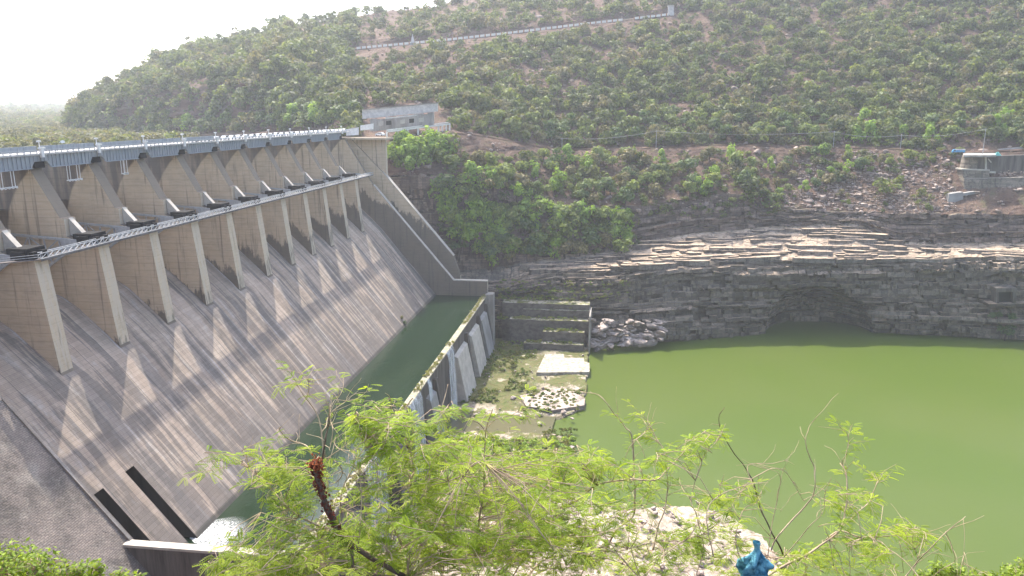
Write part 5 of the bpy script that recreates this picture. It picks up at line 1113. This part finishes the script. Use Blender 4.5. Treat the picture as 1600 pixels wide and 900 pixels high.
# right tree, mostly bare
T = Tree(); root = thing('thorn_tree', 'sparse thorny tree of bare pale twigs and few leaves in front of the green water', 'tree', (0, 0, 0))
first_ = True
for pts, w0, w1, dk, lf in (([(785, 905), (797, 867), (813, 840), (826, 822), (845, 806), (900, 783), (933, 757), (983, 750), (1023, 750), (1043, 733), (1067, 707), (1087, 687), (1103, 673)], 6, 1.6, False, 6),
    ([(935, 882), (960, 833), (987, 810), (992, 790), (990, 733), (988, 683), (977, 667), (960, 647), (940, 622), (922, 612)], 5.5, 1.4, False, 3), ([(1020, 860), (1028, 827), (1040, 793), (1043, 757), (1038, 710), (1027, 687), (1013, 657)], 4, 1.3, False, 6),
    ([(1225, 870), (1212, 842), (1190, 800), (1180, 763), (1173, 743), (1153, 717), (1130, 680), (1123, 653), (1133, 637)], 4, 1.2, True, 0), ([(1190, 905), (1247, 873), (1277, 857), (1313, 827), (1322, 787), (1322, 740), (1313, 723)], 6, 1.6, False, 8),
    ([(1205, 860), (1215, 838), (1250, 800), (1270, 773), (1273, 747), (1270, 723), (1260, 697), (1262, 673), (1270, 658)], 3.6, 1.0, False, 0), ([(1180, 765), (1168, 728), (1200, 725), (1231, 718)], 2, .9, False, 0), ([(1175, 748), (1200, 735), (1223, 733), (1243, 760), (1255, 782)], 2, .9, False, 0),
    ([(1290, 845), (1313, 829), (1343, 840), (1380, 838), (1427, 832), (1447, 836)], 4, 1.4, False, 9), ([(1405, 910), (1419, 897), (1444, 867), (1478, 831), (1508, 808)], 3, 1.2, False, 0), ([(1478, 831), (1490, 865), (1491, 878)], 1.5, .8, False, 0), ([(1505, 810), (1507, 850), (1505, 885)], 1, .7, False, 0),
    ([(1320, 800), (1325, 760), (1317, 725), (1322, 708), (1325, 680), (1312, 665)], 2.4, .9, False, 4), ([(1313, 827), (1340, 800), (1358, 785), (1370, 755), (1372, 748)], 2.6, 1, False, 9), ([(1085, 905), (1100, 860), (1090, 810), (1080, 780), (1096, 720), (1120, 690), (1126, 680)], 2.4, 1, False, 2),
    ([(1170, 905), (1150, 850), (1160, 800), (1185, 785), (1190, 770)], 2.4, 1, False, 0), ([(1225, 870), (1262, 826), (1285, 800), (1290, 770), (1300, 745)], 2, .8, False, 0), ([(1200, 870), (1210, 800), (1218, 760), (1216, 740), (1195, 730)], 2, .8, False, 0),
    ([(1115, 870), (1105, 800), (1130, 770), (1165, 760)], 3, 1.2, False, 3), ([(800, 905), (830, 860), (880, 845), (950, 862), (1010, 850), (1075, 845)], 3, 1.4, False, 4), ([(905, 905), (925, 860), (945, 830), (975, 800), (1020, 785)], 3, 1.2, False, 5), ([(1000, 905), (1060, 850), (1100, 835), (1150, 830)], 2.6, 1.2, False, 5),
    ([(820, 905), (860, 870), (935, 870), (1000, 893)], 4, 2, False, 3), ([(780, 905), (790, 860), (802, 815), (820, 790), (842, 776)], 3, 1.4, False, 3), ([(992, 790), (1010, 770), (1020, 750)], 1.8, .8, False, 2), ([(988, 690), (1003, 680), (1013, 665)], 1.8, .8, False, 1), ([(1440, 905), (1400, 865), (1365, 850), (1335, 847)], 2, 1, False, 2), ([(1425, 900), (1433, 870), (1425, 850)], 1.6, 1, False, 2)):
    D = random.uniform(6.0, 8.0); P = T.branch(pts, D, D+random.uniform(-.4, .6), w0, w1, dk, 1.4); T.along(P, lf, (.14, .3), 6, True, .3); T.along(P, 4, (.12, .38), 0, False, .3)
    if pts[0][1] >= 900: stemdown(T, P[0], pts[0][0], D, w0*.5*D/FPX)
T.fill([(840, 800), (960, 775), (1000, 800), (960, 905), (820, 905)], 60, 5.8, 7.5); T.fill([(1000, 830), (1100, 810), (1170, 850), (1160, 905), (960, 905)], 50, 6, 8); T.fill([(860, 705), (950, 702), (945, 745), (880, 760)], 22, 6, 7)
T.fill([(1000, 690), (1060, 700), (1100, 675), (1110, 690), (1050, 740), (1010, 735)], 13, 6, 7); T.fill([(1290, 745), (1325, 735), (1372, 770), (1350, 800), (1320, 830), (1290, 820)], 11, 6.5, 7.5); T.fill([(1200, 880), (1320, 830), (1400, 860), (1400, 905), (1200, 905)], 34, 6.3, 8); T.fill([(1400, 800), (1460, 830), (1440, 860), (1380, 840)], 9, 6.5, 7.5); T.fill([(1100, 770), (1170, 745), (1180, 790), (1110, 800)], 12, 6.5, 7.5)
T.fill([(1170, 890), (1330, 890), (1330, 905), (1170, 905)], 8, 6.3, 8); T.fill([(950, 730), (1000, 720), (1010, 760), (950, 770)], 10, 6, 7)
T.build(root)
# shrubs at the bottom corners
def shrub(label, blobs, D, n, ls):
    t = thing('leafy_shrub', label, 'shrub', (0, 0, 0)); Vs = []; b = MB(); r = np.random.default_rng(int(D*10))
    for px, py, rp in blobs:
        c = depth(np.array(px*1.), np.array(py*1.), D+random.uniform(-.6, .6)); R_ = rp*D/FPX; g = np.array((c[0], c[1]+.3, gz(c[0], c[1])-.1)); b.tube([g, c*.6+g*.4+np.array((.1, .1, 0)), c], [.03, .02, .008], 6)
        k = int(n*(rp/40)**2); d = r.normal(0, 1, (k, 3)); d /= np.linalg.norm(d, axis=1)[:, None]; p = c+d*R_*r.uniform(.25, 1.05, k)[:, None]**.7
        for q in p[::14]: b.tube([c, c*.4+q*.6+np.array((0, 0, .03)), q], [.006, .004, .002], 4)
        nv = d+r.normal(0, .6, (k, 3))+np.array((0, 0, .5)); nv /= np.linalg.norm(nv, axis=1)[:, None]; u = np.cross(nv, r.normal(0, 1, (k, 3))); u /= np.linalg.norm(u, axis=1)[:, None]; v = np.cross(nv, u); s = ls*r.uniform(.6, 1.2, k)[:, None]
        Vs.append(np.stack([p-u*s, p-v*s*.45, p+u*s, p+v*s*.45], 1))
    V = np.concatenate(Vs).reshape(-1, 3); lf = np.repeat(r.random(len(V)//4), 4); mesh_np('leaves', V, np.arange(len(V)).reshape(-1, 4), SHRUBL, t, False, None, {'leaf': ('POINT', lf), 'tint': ('POINT', np.roll(lf, 400))}); b.build('stems', BARK, t)
shrub('bright green small-leaved shrub in the bottom left corner in front of the stone masonry', [(20, 880, 38), (60, 892, 36), (5, 905, 45), (95, 905, 30), (128, 898, 26), (40, 915, 50), (150, 890, 16), (185, 903, 18), (215, 908, 16)], 8.0, 620, .03)
shrub('bright green rounded shrub at the bottom right in front of the green water', [(1465, 893, 16), (1490, 897, 20), (1520, 905, 20), (1440, 903, 14), (1548, 903, 12), (1578, 896, 18), (1605, 890, 20), (1590, 910, 24)], 9.0, 1100, .03)
# blue plastic bag
t = NT('blue_plastic'); n = t.noise(t.pos(), 14, 3); t.bump(t.noise(t.pos(), 40, 4), .6, .02); BAG = t.done(t.mix(t.ramp(n, .35, .6), (.03, .12, .19), (.16, .42, .52)), .75)
U, V_ = np.meshgrid(np.linspace(0, 1, 26), np.linspace(0, 2*math.pi, 33)); c = depth(np.array(1182.), np.array(846.), 6.2)
sm = np.clip((U-.13)/.4, 0, 1); sm = sm*sm*(3-2*sm); prof = .022+.010*np.exp(-((U-.03)/.05)**2)+.075*sm; fold = 1+.38*np.sin(V_*4+U*7)*sm+.2*np.sin(V_*9-U*5)*sm+.7*sm*fbm(np.stack([np.cos(V_)*2, np.sin(V_)*2, U*5], -1))
fold = fold*(1+.5*sm*fbm(np.stack([np.cos(V_)*6, np.sin(V_)*6, U*16], -1), 3)); VV = np.stack([c[0]+prof*fold*np.cos(V_)*1.0+.012*np.sin(U*6), c[1]+prof*fold*np.sin(V_)*.7, c[2]-.42*U+.02*np.sin(V_*3)*U], -1)
tag(mesh_np('plastic_bag', VV, gridF(*U.shape), BAG, None, True), 'crumpled bright blue plastic bag snagged on the bare twigs', 'plastic bag')

# ------------------------------------------------------------------ air
def add_haze():
    b = MB(); b.box(-4600, 4600, -1200, 4600, -106, 420); o = b.build('haze', [])
    m = bpy.data.materials.new('hazy_air'); m.use_nodes = True; t = m.node_tree; t.nodes.remove(t.nodes['Principled BSDF'])
    v = t.nodes.new('ShaderNodeVolumePrincipled'); v.inputs['Color'].default_value = (.88, .93, 1.0, 1); v.inputs['Density'].default_value = HAZE_DENSITY
    v.inputs['Anisotropy'].default_value = .45; t.links.new(v.outputs[0], t.nodes['Material Output'].inputs['Volume']); o.data.materials.append(m)
    tag(o, None, None, None, 'stuff')
add_haze()
